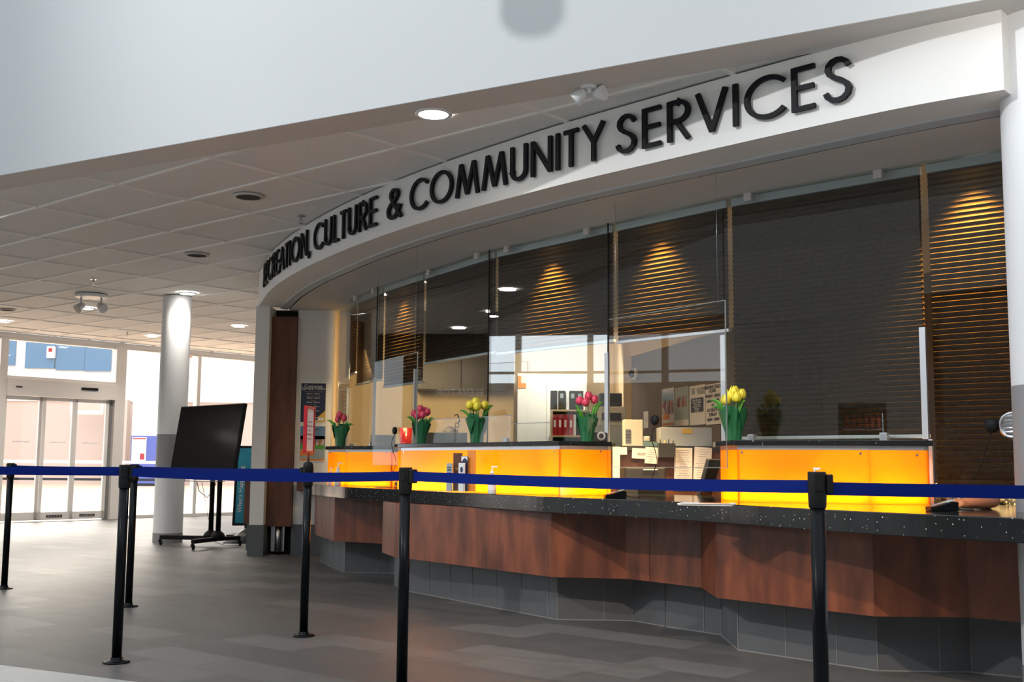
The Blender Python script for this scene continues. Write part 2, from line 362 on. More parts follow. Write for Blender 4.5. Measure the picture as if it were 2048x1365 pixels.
for k in range(-14, 24):                        # bars along the long side of the tiles
    vv = 5.235+k*.637; g.box(gu*(-7)+gv*vv+V(0, 0, CE+.006), (34, .024, .014), (gu, gv, V(0, 0, 1)))
for k in range(-14, 12):
    uu = -7.88+k*1.237; g.box(gu*uu+gv*9+V(0, 0, CE+.0055), (.024, 30, .014), (gu, gv, V(0, 0, 1)))
gb = g.build('ceiling_grid', M['gridbar'], local=True); struct(gb)
# trim the grid to the ceiling outline
bm = bmesh.new(); bm.from_mesh(gb.data)
for co, no in [((-3.88, 8.31+.28, 0), (-.485, -.875, 0)), ((F(0).x, F(0).y, 0), (-FN.x, -FN.y, 0)), ((9.9, 0, 0), (1, 0, 0)), ((0, 25.5, 0), (0, 1, 0))]:
    bmesh.ops.bisect_plane(bm, geom=bm.verts[:]+bm.edges[:]+bm.faces[:], plane_co=co, plane_no=no, clear_outer=True)
bm.to_mesh(gb.data); bm.free()
struct(MB().wallbox((-13.1, B_y(-13.1)), (10, B_y(10)), CE, 8, .31, 1).build('wall_bulkhead', [M['bulkhead']], local=True))
o = MB().wallbox((-13.1, B_y(-13.1)+.004), (10, B_y(10)+.004), CE-.002, CE+.001, .30, 1).build('trim_1', M['soffit'], local=True); struct(o)

FP = [(-2.86, 12.55), (-2.49, 11.4), (-2.17, 10.62), (-1.86, 9.98), (-1.53, 9.38), (-1.2, 8.84), (-.86, 8.33), (-.46, 7.8), (-.05, 7.31), (.35, 6.86), (.8, 6.4), (1.25, 5.95), (1.69, 5.53), (1.97, 5.29), (2.28, 5.07)]
LP = [(-2.55, 12.64), (-2.22, 11.67), (-1.87, 10.83), (-1.42, 9.95), (-1.0, 9.2), (-.5, 8.45), (-.03, 7.86), (.42, 7.32), (.87, 6.85), (1.38, 6.35), (1.85, 5.88), (2.15, 5.6), (2.42, 5.38), (2.50, 5.32)]
fpath = Path(FP, 24); lpath = Path(LP, 12)
fa = MB(); fp2 = fpath.p
fa.strip(fp2, 2.76, fp2, CE)                                          # curved face
n = len(fp2); lq = [lpath.at(lpath.s[-1]*i/(n-1)) for i in range(n)]
fa.strip(fp2, 2.76, lq, 2.76, smooth=False); fa.strip(lq, 2.76, lq, CE)
fa.add([V(*fp2[0], 2.76), V(*lq[0], 2.76), V(*lq[0], CE), V(*fp2[0], CE)], [(0, 1, 2, 3)]); fa.add([V(*fp2[-1], 2.76), V(*lq[-1], 2.76), V(*lq[-1], CE), V(*fp2[-1], CE)], [(0, 1, 2, 3)])
struct(fa.build('wall_fascia', M['fascia'], local=True))
lo = offs(lpath.p, -.075)
t = MB(); t.strip(lo, 2.748, lpath.p, 2.738); t.strip(lo, 2.748, lo, 2.762); t.strip(lpath.p, 2.738, lpath.p, 2.762); struct(t.build('trim_2', M['track'], local=True))
l1 = offs(lpath.p, .002); l2 = offs(lpath.p, .018); t = MB(); t.strip(l1, 2.7595, l2, 2.7595); t.strip(l2, 2.7595, l2, 2.74); struct(t.build('trim_3', M['blackmatte'], local=True))
struct(MB().prism([tuple(p) for p in l2]+[(5, 5.0), (5, 17.2), (-2.43, 17.2), (-2.43, 12.9)], 2.74, 2.78).build('ceiling_office', M['soffit'], local=True))

# end pillar, niche and wall beside the counter
def wall_with_base(name, x0, x1, y0, y1, zt=2.76, m='wall'):
    o = MB().box(((x0+x1)/2, (y0+y1)/2, (zt+.33)/2), (x1-x0, y1-y0, zt-.33)).build(name, M[m], local=True); struct(o)
    b = MB().box(((x0+x1)/2, (y0+y1)/2, .165), (x1-x0+.02, y1-y0+.02, .33)); 
    x = x0+.30
    while x < x1-.05: b.box((x, y0-.0105, .165), (.004, .002, .33), mi=1); x += .3
    b.box(((x0+x1)/2, (y0+y1)/2, .332), (x1-x0+.022, y1-y0+.022, .004), mi=1)
    b.build('base_tile', [M['basetile'], M['grout']], o, local=True)
wall_with_base('wall_end_pillar', -2.87, -2.715, 12.5, 17)
wall_with_base('wall_left', -2.43, -2.03, 12.68, 12.9)
struct(MB().box((-2.573, 12.86, 1.38), (.29, .04, 2.76)).build('wall_niche', M['blackmatte'], local=True))
tag(MB().box((-2.573, 12.64, 1.485), (.284, .04, 2.35)).build('niche_panel', M['woodbrown'], bevel=.003), 'tall brown wood panel set in the dark niche beside the white pillar', 'panel')
o = MB().lathe([(.035, .03), (.035, .31)], (-2.585, 12.68, 0)).box((-2.60, 12.74, .17), (.15, .02, .28)).build('steel_pipe', M['steel']); tag(o, 'steel pipe and plate showing in the dark gap below the brown panel', 'pipe')
# office walls
struct(MB().box((-2.05, 15.0, 1.37), (.1, 4.4, 2.74)).build('wall_office_left', M['beige'], local=True))
struct(MB().box((-1.0, 13.16, 1.37), (2.05, .1, 2.74)).build('wall_office_back', M['beige'], local=True))
struct(MB().box((.7, 16.0, 1.37), (5.2, .1, 2.74)).build('wall_office_rear', M['beige'], local=True))
PA = Vector((1.49, 13.95)); PB = Vector((3.35, 5.65)); 
struct(MB().wallbox(PA, PB, 0, 2.36, .12, 1).build('wall_office_right', M['darkwall'], local=True))
struct(MB().wallbox(PA+Vector((-.03, 0)), PB+Vector((-.03, 0)), 2.36, 2.74, .2, 1).build('wall_office_right_upper', M['beige'], local=True))
struct(MB().wallbox((1.49, 13.95), (1.55, 16), 0, 2.74, .1, 1).build('wall_office_side', M['beige'], local=True))

# columns
def column(x, y, r, zb0, zb1, label):
    b = MB(); b.lathe([(r, .12), (r, zb0)], (x, y, 0), 48, cap=False); b.lathe([(r, zb1), (r, CE)], (x, y, 0), 48, cap=False)
    o = b.build('round_column', M['column'], local=True); struct(o, label, 'column'); o.name = 'column'
    b = MB(); b.lathe([(r+.001, zb0), (r+.001, zb1)], (x, y, 0), 48, cap=False); b.lathe([(r+.002, 0), (r+.002, .12)], (x, y, 0), 48, cap=False)
    b.build('grey_band', M['greyband'], o, local=True); return o
column(-4.36, 14.5, .183, .85, 1.365, 'round white column with a grey band, by the entrance')
column(2.51, 5.20, .18, .79, 1.39, 'round white column with a grey band at the right edge')

# entrance glazing -------------------------------------------------------------
FT3 = FT.to_3d(); FN3 = FN.to_3d(); Z3 = V(0, 0, 1)
def fbox(b, u0, u1, z0, z1, th, off=0, mi=0): return b.box((F((u0+u1)/2)+FN*off).to_3d()+V(0, 0, (z0+z1)/2), (u1-u0, th, z1-z0), (FT3, -FN3, Z3), mi)
struct(fbox(fbox(MB(), -7, 9, 3.085, CE, .14), -7, 9, 3.075, 3.09, .16).build('trim_4', M['frame'], local=True))
d = empty('door_1', F(.85).to_3d()); tag(d, 'automatic glass sliding doors with pale frame', 'door', kind='structure')
b = MB(); fbox(b, -.26, -.13, 0, 3.08, .14); fbox(b, 1.84, 2.04, 0, 3.08, .14); fbox(b, -.13, 1.84, 3.03, 3.08, .12); fbox(b, -.13, 1.84, 2.385, 2.43, .13); b.build('door_frame', M['frame'], d)
b = MB(); fbox(b, -.13, 1.84, 2.11, 2.385, .2, .03); b.build('door_operator', M['frame'], d, bevel=.006)
b = MB(); fbox(b, 1.16, 1.46, 2.255, 2.30, .05, .14); b.build('motion_sensor', M['blackmatte'], d, bevel=.006)
b = MB(); fbox(b, .0, .1, 2.235, 2.262, .02, .135); b.build('maker_plate', M['lampoff'], d)
b = MB(); fbox(b, -.13, 1.84, 2.43, 3.03, .012); b.build('transom_pane', M['acrylic'], d)
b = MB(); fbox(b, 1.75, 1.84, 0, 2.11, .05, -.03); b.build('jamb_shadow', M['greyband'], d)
for u0, u1, off in ((-.13, .55, -.03), (.53, 1.12, .02), (1.10, 1.75, .02)):
    b = MB(); fbox(b, u0, u0+.055, .02, 2.105, .045, off); fbox(b, u1-.06, u1, .02, 2.105, .045, off); fbox(b, u0, u1, 2.04, 2.105, .045, off); fbox(b, u0, u1, .02, .155, .045, off)
    lf = b.build('door_leaf', M['frame'], d)
    b = MB(); fbox(b, u0+.05, u1-.055, .155, 2.04, .008, off); b.build('pane', M['acrylic'], lf)
    c = F((u0+u1)/2).to_3d()+FN3*(off+.004)+V(0, 0, 1.335)
    put_text('safety_sticker', [('AUTOMATIC DOOR', .032, 0, 0)], c, (FT3, Z3, FN3), M['farblue'], lf)
    if off > 0:
        b = MB(); fbox(b, (u0+u1)/2-.14, (u0+u1)/2+.14, .065, .105, .01, off+.025)
        for k in range(5): fbox(b, (u0+u1)/2-.12+k*.05, (u0+u1)/2-.085+k*.05, .08, .09, .014, off+.026, 1)
        b.build('vent', [M['blackmatte'], M['frame']], lf)
for i, (u0, u1) in enumerate(((2.04, 3.55), (3.62, 8.9), (-6.9, -.26))):
    b = MB(); fbox(b, u0, u1, 0, .06, .12); fbox(b, u0, u1, 3.04, 3.08, .10)
    if i == 0: fbox(b, 3.55, 3.62, 0, 3.08, .12)
    if i == 2: fbox(b, -3.6, -3.53, 0, 3.08, .12)
    wn = b.build('window_%d' % (i+1), M['frame'], local=True); struct(wn, 'tall fixed window pane beside the sliding doors', 'window')
    b = MB(); fbox(b, u0, u1, .06, 3.04, .012); b.build('pane', M['acrylic'], wn, local=True)

# atrium shell (behind and beside the camera) --------------------------------------
M['hallwall'] = mat('hall_wall', (.30, .28, .26), .8, speck=.03, scale=2)
struct(MB().box((-3, -8.1, 4), (26, .2, 8)).build('wall_back', M['hallwall'], local=True))
struct(MB().box((10.1, -3.7, 4), (.2, 9, 8)).build('wall_right', M['hallwall'], local=True))
b = MB(); b.box((-15.1, -2.2, 4), (.2, 11.6, 8)); b.box((-15.1, 8.3, 5.9), (.2, 9.4, 4.2)); struct(b.build('wall_left_atrium', M['hallwall'], local=True)); struct(MB().box((-15.1, 8.3, 1.38), (.2, 9.4, 2.76)).build('wall_left_lower', M['wall'], local=True))
b = MB()
for k in range(7): b.box((-15.0, 3.7+k*1.55, 3.27), (.12, .12, 1.05))
b.box((-15.0, 8.3, 2.98), (.1, 9.4, .05)); struct(b.build('window_4', M['frame'], local=True))
# lift lobby wall seen mirrored in the glass
ec = V(-8.15, 14.0, 0); eu = V(.40, .9165, 0); en = V(.9165, -.40, 0)
o = MB().box(ec-en*.5+V(0, 0, CE/2), (3.4, 1, CE), (eu, en, Z3)).build('wall_elevator', mat('elevator_wall', (.025, .02, .017), .6), local=True); struct(o)
put_text('elevator_lettering', [('ELEVATOR', .165, 0, 0)], ec+V(0, 0, 2.18)+en*.005, (eu, Z3, en), mat('white_vinyl', (.9, .9, .9), .5), None, .004)
tag(bpy.data.objects['elevator_lettering'], 'white ELEVATOR lettering mirrored in the counter glass', 'sign')

# far hall ---------------------------------------------------------------------------
FY = 52.0
struct(MB().box((-19, FY+.2, 1.9), (34, .4, 3.8)).build('wall_far_lower', M['farwall'], local=True))
struct(MB().box((-19, FY+.15, 6.6), (34, .5, 5.6)).build('wall_far_upper', M['farwhite'], local=True))
def fp(x, y, Y=FY): return at_y(x, y, Y)
for i, (x0, x1, y0, y1) in enumerate(((8, 33, 680, 732), (56, 112, 684, 738), (117, 172, 690, 742), (174, 224, 694, 744))):
    p = fp(x0, y0); q = fp(x1, y1); c = (p+q)/2
    b = MB().box((c.x, FY-.16, c.z), (abs(q.x-p.x), .1, abs(p.z-q.z))); struct(b.build('window_%d' % (i+5), M['farblue'], local=True), 'blue tinted window high on the far wall', 'window')
b = MB(); p = fp(246, 804); q = fp(262, 966); b.box(((p.x+q.x)/2, FY-1.2, p.z/2), (q.x-p.x+.3, .4, p.z)); struct(b.build('wall_far_pier', M['farwall'], local=True))
b = MB(); p = fp(264, 700, 50); q = fp(330, 960, 50); b.box(((p.x+q.x)/2, 50.6, 2.6), (q.x-p.x, .3, 5.2)); struct(b.build('wall_far_bay', M['farwhite'], local=True))
p = fp(262, 872, 49); q = fp(330, 962, 49)
o = empty('notice_booth', ((p.x+q.x)/2, 49.3, 0)); tag(o, 'blue booth with a white poster, seen through the window left of the column', 'booth')
MB().box(((p.x+q.x)/2, 49.3, p.z/2+.06), (q.x-p.x, .5, p.z-.12)).build('booth_body', M['bluebooth'], o); MB().box(((p.x+q.x)/2-.2, 49.3, .06), (q.x-p.x-.2, .45, .12)).build('booth_base', M['blackmatte'], o)
p = fp(264, 875, 49.0); q = fp(291, 923, 49.0); c = (p+q)/2
MB().box((c.x, 49.03, c.z), (q.x-p.x, .03, p.z-q.z)).build('poster', M['whiteprint'], o); MB().box((c.x, 49.01, p.z-.06), (q.x-p.x-.06, .02, .05)).build('poster_heading', M['red'], o); MB().box((q.x-.16, 49.01, q.z+.2), (.18, .02, .26)).build('poster_picture', M['red'], o)
p = fp(127, 802, 50); q = fp(193, 828, 50); c = (p+q)/2
o = MB().box((c.x, 50.9, c.z), (q.x-p.x, .2, p.z-q.z)).build('ceiling_duct_panel', M['farwhite']); tag(o, 'white framed panel hanging high on the far beige wall', 'panel')
MB().box((c.x, 50.79, c.z+.08), (q.x-p.x-.25, .03, p.z-q.z-.25)).build('panel_face', M['farwall'], o)
for zz, hh, m_, nm, lb in ((1.02, .12, 'farwhite', 'barrier_rail', 'white horizontal barrier rail across the far hall'), (.30, .10, 'blackmatte', 'barrier_kickboard', 'dark low kickboard along the far hall barrier')):
    o = MB().box((-19.0, 47.0, zz), (11, .08, hh)).build(nm, M[m_]); tag(o, lb, 'barrier')
p = fp(83, 690, 51); q = fp(97, 714, 51); c = (p+q)/2
o = MB().box((c.x, 51.75, c.z), (q.x-p.x, .3, p.z-q.z)).build('extinguisher_cabinet', M['farwhite']); tag(o, 'white cabinet with red marking high between the far windows', 'cabinet')
MB().box((c.x, 51.59, c.z+.1), (.16, .03, .16)).build('red_marking', M['red'], o)
p = fp(368, 706, 24); q = fp(384, 734, 24); c = (p+q)/2
o = MB().box((c.x, 24.1, c.z), (q.x-p.x, .1, p.z-q.z)).build('exit_sign', M['white']); tag(o, 'white box sign with red panel beyond the glass, right of the column', 'sign')
MB().box((c.x+.02, 24.03, c.z+.09), (.1, .02, .06)).build('red_panel', M['red'], o); MB().tube([(c.x, 24.1, p.z), (c.x, 24.1, 6.5)], .015, 8).build('hanging_rod', M['steel'], o)

# ================================================================ COUNTER
SL = [(-2.12, 11.9), (-1.97, 11.1), (-1.8, 10.6), (-1.58, 10.05), (-1.36, 9.6), (-1.06, 9.15), (-.63, 8.5), (-.09, 7.65), (.25, 7.12), (.68, 6.63), (1.03, 6.12), (1.32, 5.58), (1.62, 5.06), (2.06, 4.52)]
G = [(-1.9, 12.35), (-1.69, 11.72), (-1.31, 10.9), (-.85, 10.1), (-.18, 8.98), (.69, 7.93), (1.36, 7.13), (2.31, 6.26), (3.05, 5.62)]
GV = [Vector(p) for p in G]
spl = spline(SL, 8); gb2 = offs(GV, .32)
poly = [tuple(p) for p in spl]+[(2.283, 5.02), (2.8, 6.05)]+[tuple(p) for p in gb2[:-1]][::-1]+[(-2.1, 12.6)]
o = MB().prism(poly, .71, .81).build('worktop', M['quartz'], bevel=.004); tag(o, 'long curved black speckled worktop running in front of the glass', 'worktop')
def bay(pan, plin, label):
    o = empty('counter_bay', (pan[1][0], pan[1][1], 0)); tag(o, label, 'counter', 'wood and tile bays under the worktop')
    sh = (.28, .36)
    MB().prism([*pan]+[(x+sh[0], y+sh[1]) for x, y in pan[::-1]], .30, .709).build('wood_panel', M['wood'], o)
    b = MB(); b.prism([*plin]+[(x+.3, y+.4) for x, y in plin[::-1]], 0, .299)
    for (x0, y0), (x1, y1) in zip(plin, plin[1:]):
        a = Vector((x0, y0)); c = Vector((x1, y1)); L = (c-a).length; t = (c-a)/L; nn = Vector((t.y, -t.x)); k = 0.0
        while k < L-.03:
            p = (a+t*(k+.002)+nn*.001).to_3d(); b.box(p+V(0, 0, .15), (.004, .003, .298), (t.to_3d(), nn.to_3d(), Z3), 1); k += .305
        b.box(((a+c)/2+nn*.001).to_3d()+V(0, 0, .003), (L, .003, .006), (t.to_3d(), nn.to_3d(), Z3), 1)
    b.build('tile_base', [M['basetile'], M['grout']], o)
bay([(-2.05, 11.9), (-1.93, 11.32), (-1.62, 10.47), (-1.15, 10.19), (-1.0, 10.16)], [(-1.98, 11.9), (-1.83, 11.41), (-1.54, 10.64), (-1.12, 10.59), (-1.0, 10.4)], 'leftmost wooden counter bay on grey tiles, beside the white wall')
bay([(-1.03, 9.75), (-1.03, 9.17), (-.885, 8.73), (.26, 7.27), (.73, 7.19), (.86, 7.05)], [(-1.01, 10.2), (-.97, 9.6), (-.8, 9.1), (.31, 7.52), (.8, 7.5), (.98, 7.25)], 'long middle wooden counter bay on grey tiles, behind the middle post')
bay([(.862, 7.048), (1.12, 6.71), (1.12, 6.19), (1.74, 5.48), (2.19, 5.47), (2.36, 5.31), (2.5, 5.6)], [(.985, 7.24), (1.27, 6.91), (1.26, 6.35), (1.83, 5.74), (2.29, 5.72), (2.49, 5.59), (2.7, 5.9)], 'right wooden counter bay on dark tiles, ending at the column')

# orange light boxes
ob_lights = []
def light_box(fr, back, zl, label, screws, p_w=1.0):
    """fr: front plan points left to right"""
    o = empty('light_box', (fr[1][0], fr[1][1], .81)); tag(o, label, 'light box', 'orange backlit boxes on the worktop')
    FR = [Vector(p) for p in fr]
    for a, b in zip(FR, FR[1:]):
        MB().wallbox(a, b, .8102, zl-.053, .008, 1).build('orange_panel', M['orange'], o)
    s = MB(); 
    for a, b in zip(FR, FR[1:]): s.wallbox(a, b, zl-.053, zl-.03, .02, 1)
    s.build('steel_strip', M['steel'], o)
    c = sum(FR, Vector((0, 0)))/len(FR); out = []
    for i, p in enumerate(FR):
        ts = []
        if i > 0: ts.append((p-FR[i-1]).normalized())
        if i < len(FR)-1: ts.append((FR[i+1]-p).normalized())
        t = sum(ts, Vector((0, 0))).normalized(); out.append(p+Vector((t.y, -t.x))*.03)
    MB().prism([tuple(p) for p in out]+[tuple(p) for p in back], zl-.03, zl).build('ledge_top', M['quartz'], o, bevel=.003)
    lin = MB(); ins = offs(FR, .24)
    for a, b in zip(ins, ins[1:]): lin.wallbox(a, b, .811, zl-.032, .01, 1)
    bf = offs(FR, .012); lin.prism([tuple(p) for p in bf]+[tuple(p) for p in ins[::-1]], .8105, .8135)
    lin.build('light_housing', M['greyprint'], o)
    sc_ = MB()
    for px, py in screws:
        best = None
        for a, b in zip(FR, FR[1:]):
            q = at_wall(px, py, a, b); k = (q.xy-a).dot(b-a)/(b-a).length_squared
            if -.02 <= k <= 1.02: best = (q, (b-a).normalized())
        if best:
            q, t = best; nn = V(t.y, -t.x, 0); MB().lathe([(.008, 0), (.006, .006)], q+nn*.001, 12, (t.to_3d(), Z3, nn)).build('screw', M['chrome'], o)
    for a, b in zip(FR, FR[1:]):
        L = (b-a).length; t = (b-a)/L; nb = Vector((-t.y, t.x)); m = (a+b)/2+nb*.065
        if L < .13: continue
        ln = max(L-.06, .1)
        l = light('strip_light', 'AREA', V(m.x, m.y, .835), 19*ln*p_w, (1, .93, .85), ln, .03, aim=V(m.x-nb.x*.085, m.y-nb.y*.085, .905))
        e = (aimv := (V(m.x-nb.x*.085, m.y-nb.y*.085, .905)-V(m.x, m.y, .835)).normalized()); xa = t.to_3d(); ya = (-e).cross(xa).normalized()
        l.rotation_euler = Matrix((xa, ya, -e)).transposed().to_euler()
light_box([(-1.69, 10.45), (-1.475, 10.1), (-1.037, 9.85), (-.99, 9.95)], [(-.85, 10.2), (-1.35, 11.0), (-1.62, 11.3), (-1.8, 11.2)], 1.165, 'small leftmost orange backlit box, beside the white wall', [(661, 906), (693, 907), (773, 907)])
light_box([(-.90, 9.0), (-.862, 8.85), (.318, 7.4), (.648, 7.55), (.68, 7.7)], [(.72, 8.0), (-.15, 9.06), (-.72, 9.95), (-.9, 9.6)], 1.165, 'long middle orange backlit box behind the tulips', [(809, 905), (1110, 902.5), (1201, 903.5)])
light_box([(1.232, 6.65), (1.273, 6.35), (1.949, 6.15), (2.253, 6.1), (2.26, 6.2)], [(2.22, 6.34), (1.42, 7.1), (1.25, 7.0)], 1.155, 'right orange backlit box below the fully lowered blind', [(1484, 905.5), (1721, 908), (1834, 911)])

# glass screens
GS = []
for i in range(8):
    a, b = GV[i], GV[i+1]; t = (b-a).normalized(); z0 = 1.166 if i not in (5, 7) else 1.98
    o = MB().wallbox(a+t*.004, b-t*.004, z0, 2.738, .010, -1).build('glass_screen', M['glass']); GS.append(o)
    tag(o, ['narrow glass screen at the left end against the white wall', 'second narrow glass screen above the pink tulips on the left', 'glass screen with the black intercom disc, left part', 'glass screen mirroring the ceiling lamps, above the red tulips', 'glass screen over the red binders, above the long orange box', 'short upper glass screen above the service opening', 'widest glass screen, in front of the fully lowered blind', 'upper glass screen beside the right column'][i], 'glass screen', 'glass screens above the counter')
acr = []
for a, b, z0, z1, lb in (((-1.187, 9.70), (-.735, 8.75), 1.0, 1.88, 'hanging clear acrylic sheet over the small left service opening'), ((.640, 7.36), (1.234, 6.45), 1.0, 1.965, 'hanging clear acrylic sheet over the middle service opening'), ((2.30, 5.99), (2.80, 5.50), .93, 1.90, 'hanging clear acrylic sheet by the right column')):
    a = Vector(a); b = Vector(b); t = (b-a).normalized()
    o = MB().wallbox(a, b, z0, z1, .006, 0).build('acrylic_sheet', M['acrylic_sheet']); tag(o, lb, 'acrylic sheet'); acr.append((a, b))
    if a.x > 2: continue
    e = MB(); e.wallbox(a, b, z0-.002, z0+.001, .007); e.wallbox(a, b, z1-.001, z1+.002, .007); e.wallbox(b-t*.003, b, z0, z1, .008); e.build('polished_edge', M['acryedge'], o)
    for f in (.06, .94): q = a+(b-a)*f; MB().tube([V(q.x, q.y, z1-.01), V(q.x, q.y, 2.739)], .0010, 5).build('hanging_wire', M['steel'], o)
for i in (2, 3, 4, 5, 6):
    p = GV[i]; t = (GV[i+1]-GV[i-1]).normalized(); nn = Vector((t.y, -t.x))
    if i in (2, 4, 5): MB().box((p+nn*.012).to_3d()+V(0, 0, (1.166+2.736)/2), (.009, .006, 1.57), (t.to_3d(), nn.to_3d(), Z3)).build('joint_seal', M['blackmatte'], GS[i])
for i, z1, z0 in ((1, 1.80, 1.166), (2, 1.84, 1.166), (3, 1.86, 1.166), (5, 1.80, 1.166), (6, 1.84, 1.166), (7, 1.79, .812)):
    p = GV[i]; t = (GV[i+1]-GV[i-1]).normalized(); nn = Vector((t.y, -t.x))
    b = MB(); wd = .034 if i > 4 else .022; b.box((p+nn*.022).to_3d()+V(0, 0, (max(z0, 1.166)+z1)/2), (wd, .02, z1-max(z0, 1.166)), (t.to_3d(), nn.to_3d(), Z3))
    if z0 < 1: b.box((p+nn*.03+t*.030).to_3d()+V(0, 0, (z0+1.166)/2), (.02, .02, 1.166-z0), (t.to_3d(), nn.to_3d(), Z3))
    o = b.build('screen_channel', M['alu']); tag(o, {1: 'thin dark channel left of the first wide pane', 2: 'upright channel left of the intercom disc', 3: 'upright aluminium channel behind the red tulips', 5: 'upright aluminium channel at the left of the service opening', 6: 'upright aluminium channel right of the posters', 7: 'longest aluminium channel, reaching down to the worktop'}[i], 'channel', 'aluminium uprights on the screens')
for k, (px, py) in enumerate(((711, 603), (748, 582), (859, 540), (955, 508), (1015, 491), (1175, 455), (1497, 390), (1757, 343))):
    p = at_z(px, py, 2.715); best = min(range(8), key=lambda i: abs((p.xy-GV[i]).cross((GV[i+1]-GV[i]).normalized())) if -.1 < (p.xy-GV[i]).dot((GV[i+1]-GV[i]))/(GV[i+1]-GV[i]).length_squared < 1.1 else 9)
    a, b_ = GV[best], GV[best+1]; q = at_wall(px, py, a, b_); t = (b_-a).normalized(); nn = V(t.y, -t.x, 0)
    MB().box(V(q.x, q.y, 2.712)+nn*.004, (.052, .034, .054), (t.to_3d(), nn, Z3)).build('clamp', M['soffit'], GS[best], bevel=.003)
for px, py, lb in ((704, 887, 'by the leftmost tulips'), (743, 888, 'left of the intercom cord'), (1014, 878, 'between the yellow tulips and the binders'), (1505, 873, 'right of the big yellow tulips'), (1770, 875, 'under the right end of the lowered blind')):
    best = min(range(8), key=lambda i: abs(px-(1024+FPX*((GV[i].x+GV[i+1].x)/(GV[i].y+GV[i+1].y)))))
    q = at_wall(px, py, GV[best], GV[best+1]); t = (GV[best+1]-GV[best]).normalized(); nn = V(t.y, -t.x, 0); zl = 1.155 if px > 1400 else 1.165
    MB().box(V(q.x, q.y, zl+.026)+nn*.005, (.045, .04, .05), (t.to_3d(), nn, Z3)).build('glass_foot', M['steel'], GS[best], bevel=.003)

# pleated blinds
ztop = 2.70
BL = [1.95, 1.82, 1.74, 1.90, 1.885, 1.87, 1.175, .892]
BLL = ['narrow dark pleated blind at the far left end', 'second dark pleated blind from the left, half lowered', 'dark pleated blind with a warm lamp glow, above the intercom', 'dark blind mirroring the ceiling lamps', 'dark blind with a lamp glow above the binders', 'dark blind with a strong lamp glow above the service opening', 'fully lowered dark blind behind the widest pane', 'fully lowered dark blind beside the right column']
for i in range(8):
    a, b = GV[i], GV[i+1]; t = (b-a).normalized(); nn = Vector((-t.y, t.x)); a2 = a+t*.022+nn*.07; b2 = b-t*.022+nn*.07
    o = empty('window_blind', ((a2+b2)/2).to_3d()+V(0, 0, BL[i])); tag(o, BLL[i], 'blind', 'dark pleated blinds behind the glass')
    MB().wallbox(a2, b2, 2.685, 2.735, .04).build('head_rail', M['track'], o)
    k = int((2.685-BL[i]-.02)/.031); vs = []; hz = (2.685-BL[i]-.02)/k; m_ = MB(); rows = []
    for j in range(k):
        for f, d_ in ((0, .0065), (.16, -.004), (.55, -.0065), (.90, -.004)): rows.append((2.685-(j+f)*hz, d_))
    rows.append((2.685-k*hz, .0065))
    for z, d_ in rows: vs += [V(*(a2+nn*d_), z), V(*(b2+nn*d_), z)]
    m_.add(vs, [(2*j, 2*j+1, 2*j+3, 2*j+2) for j in range(len(rows)-1)]); m_.build('pleated_fabric', M['blind'], o)
    MB().wallbox(a2-t*.005, b2+t*.005, BL[i], BL[i]+.021, .03).build('bottom_rail', M['alu'], o, bevel=.003)
# spot lamps in the office ceiling just behind the blinds
for k, (i, f, e) in enumerate(((0, .6, 25), (1, .55, 25), (2, .5, 330), (4, .50, 620), (5, .42, 620), (7, .28, 800))):
    a, b = GV[i], GV[i+1]; t = (b-a).normalized(); nn = Vector((-t.y, t.x)); p = a+(b-a)*f+nn*.21
    light('blind_spot_lamp', 'SPOT', V(p.x, p.y, 2.715), e, (1.0, .66, .28), .04, aim=V(p.x, p.y+.0005, 1.2), spot=1.42, blend=.8)
    o = MB().lathe([(.05, 2.728), (.05, 2.738)], (p.x, p.y, 0), 20).build('recessed_spot', M['lamp']); 
    tag(o, 'small recessed office lamp above the '+['far left blind', 'second blind', 'intercom blind', 'binder blind', 'service opening blind', 'right column blind'][k], 'lamp', 'small recessed office lamps')

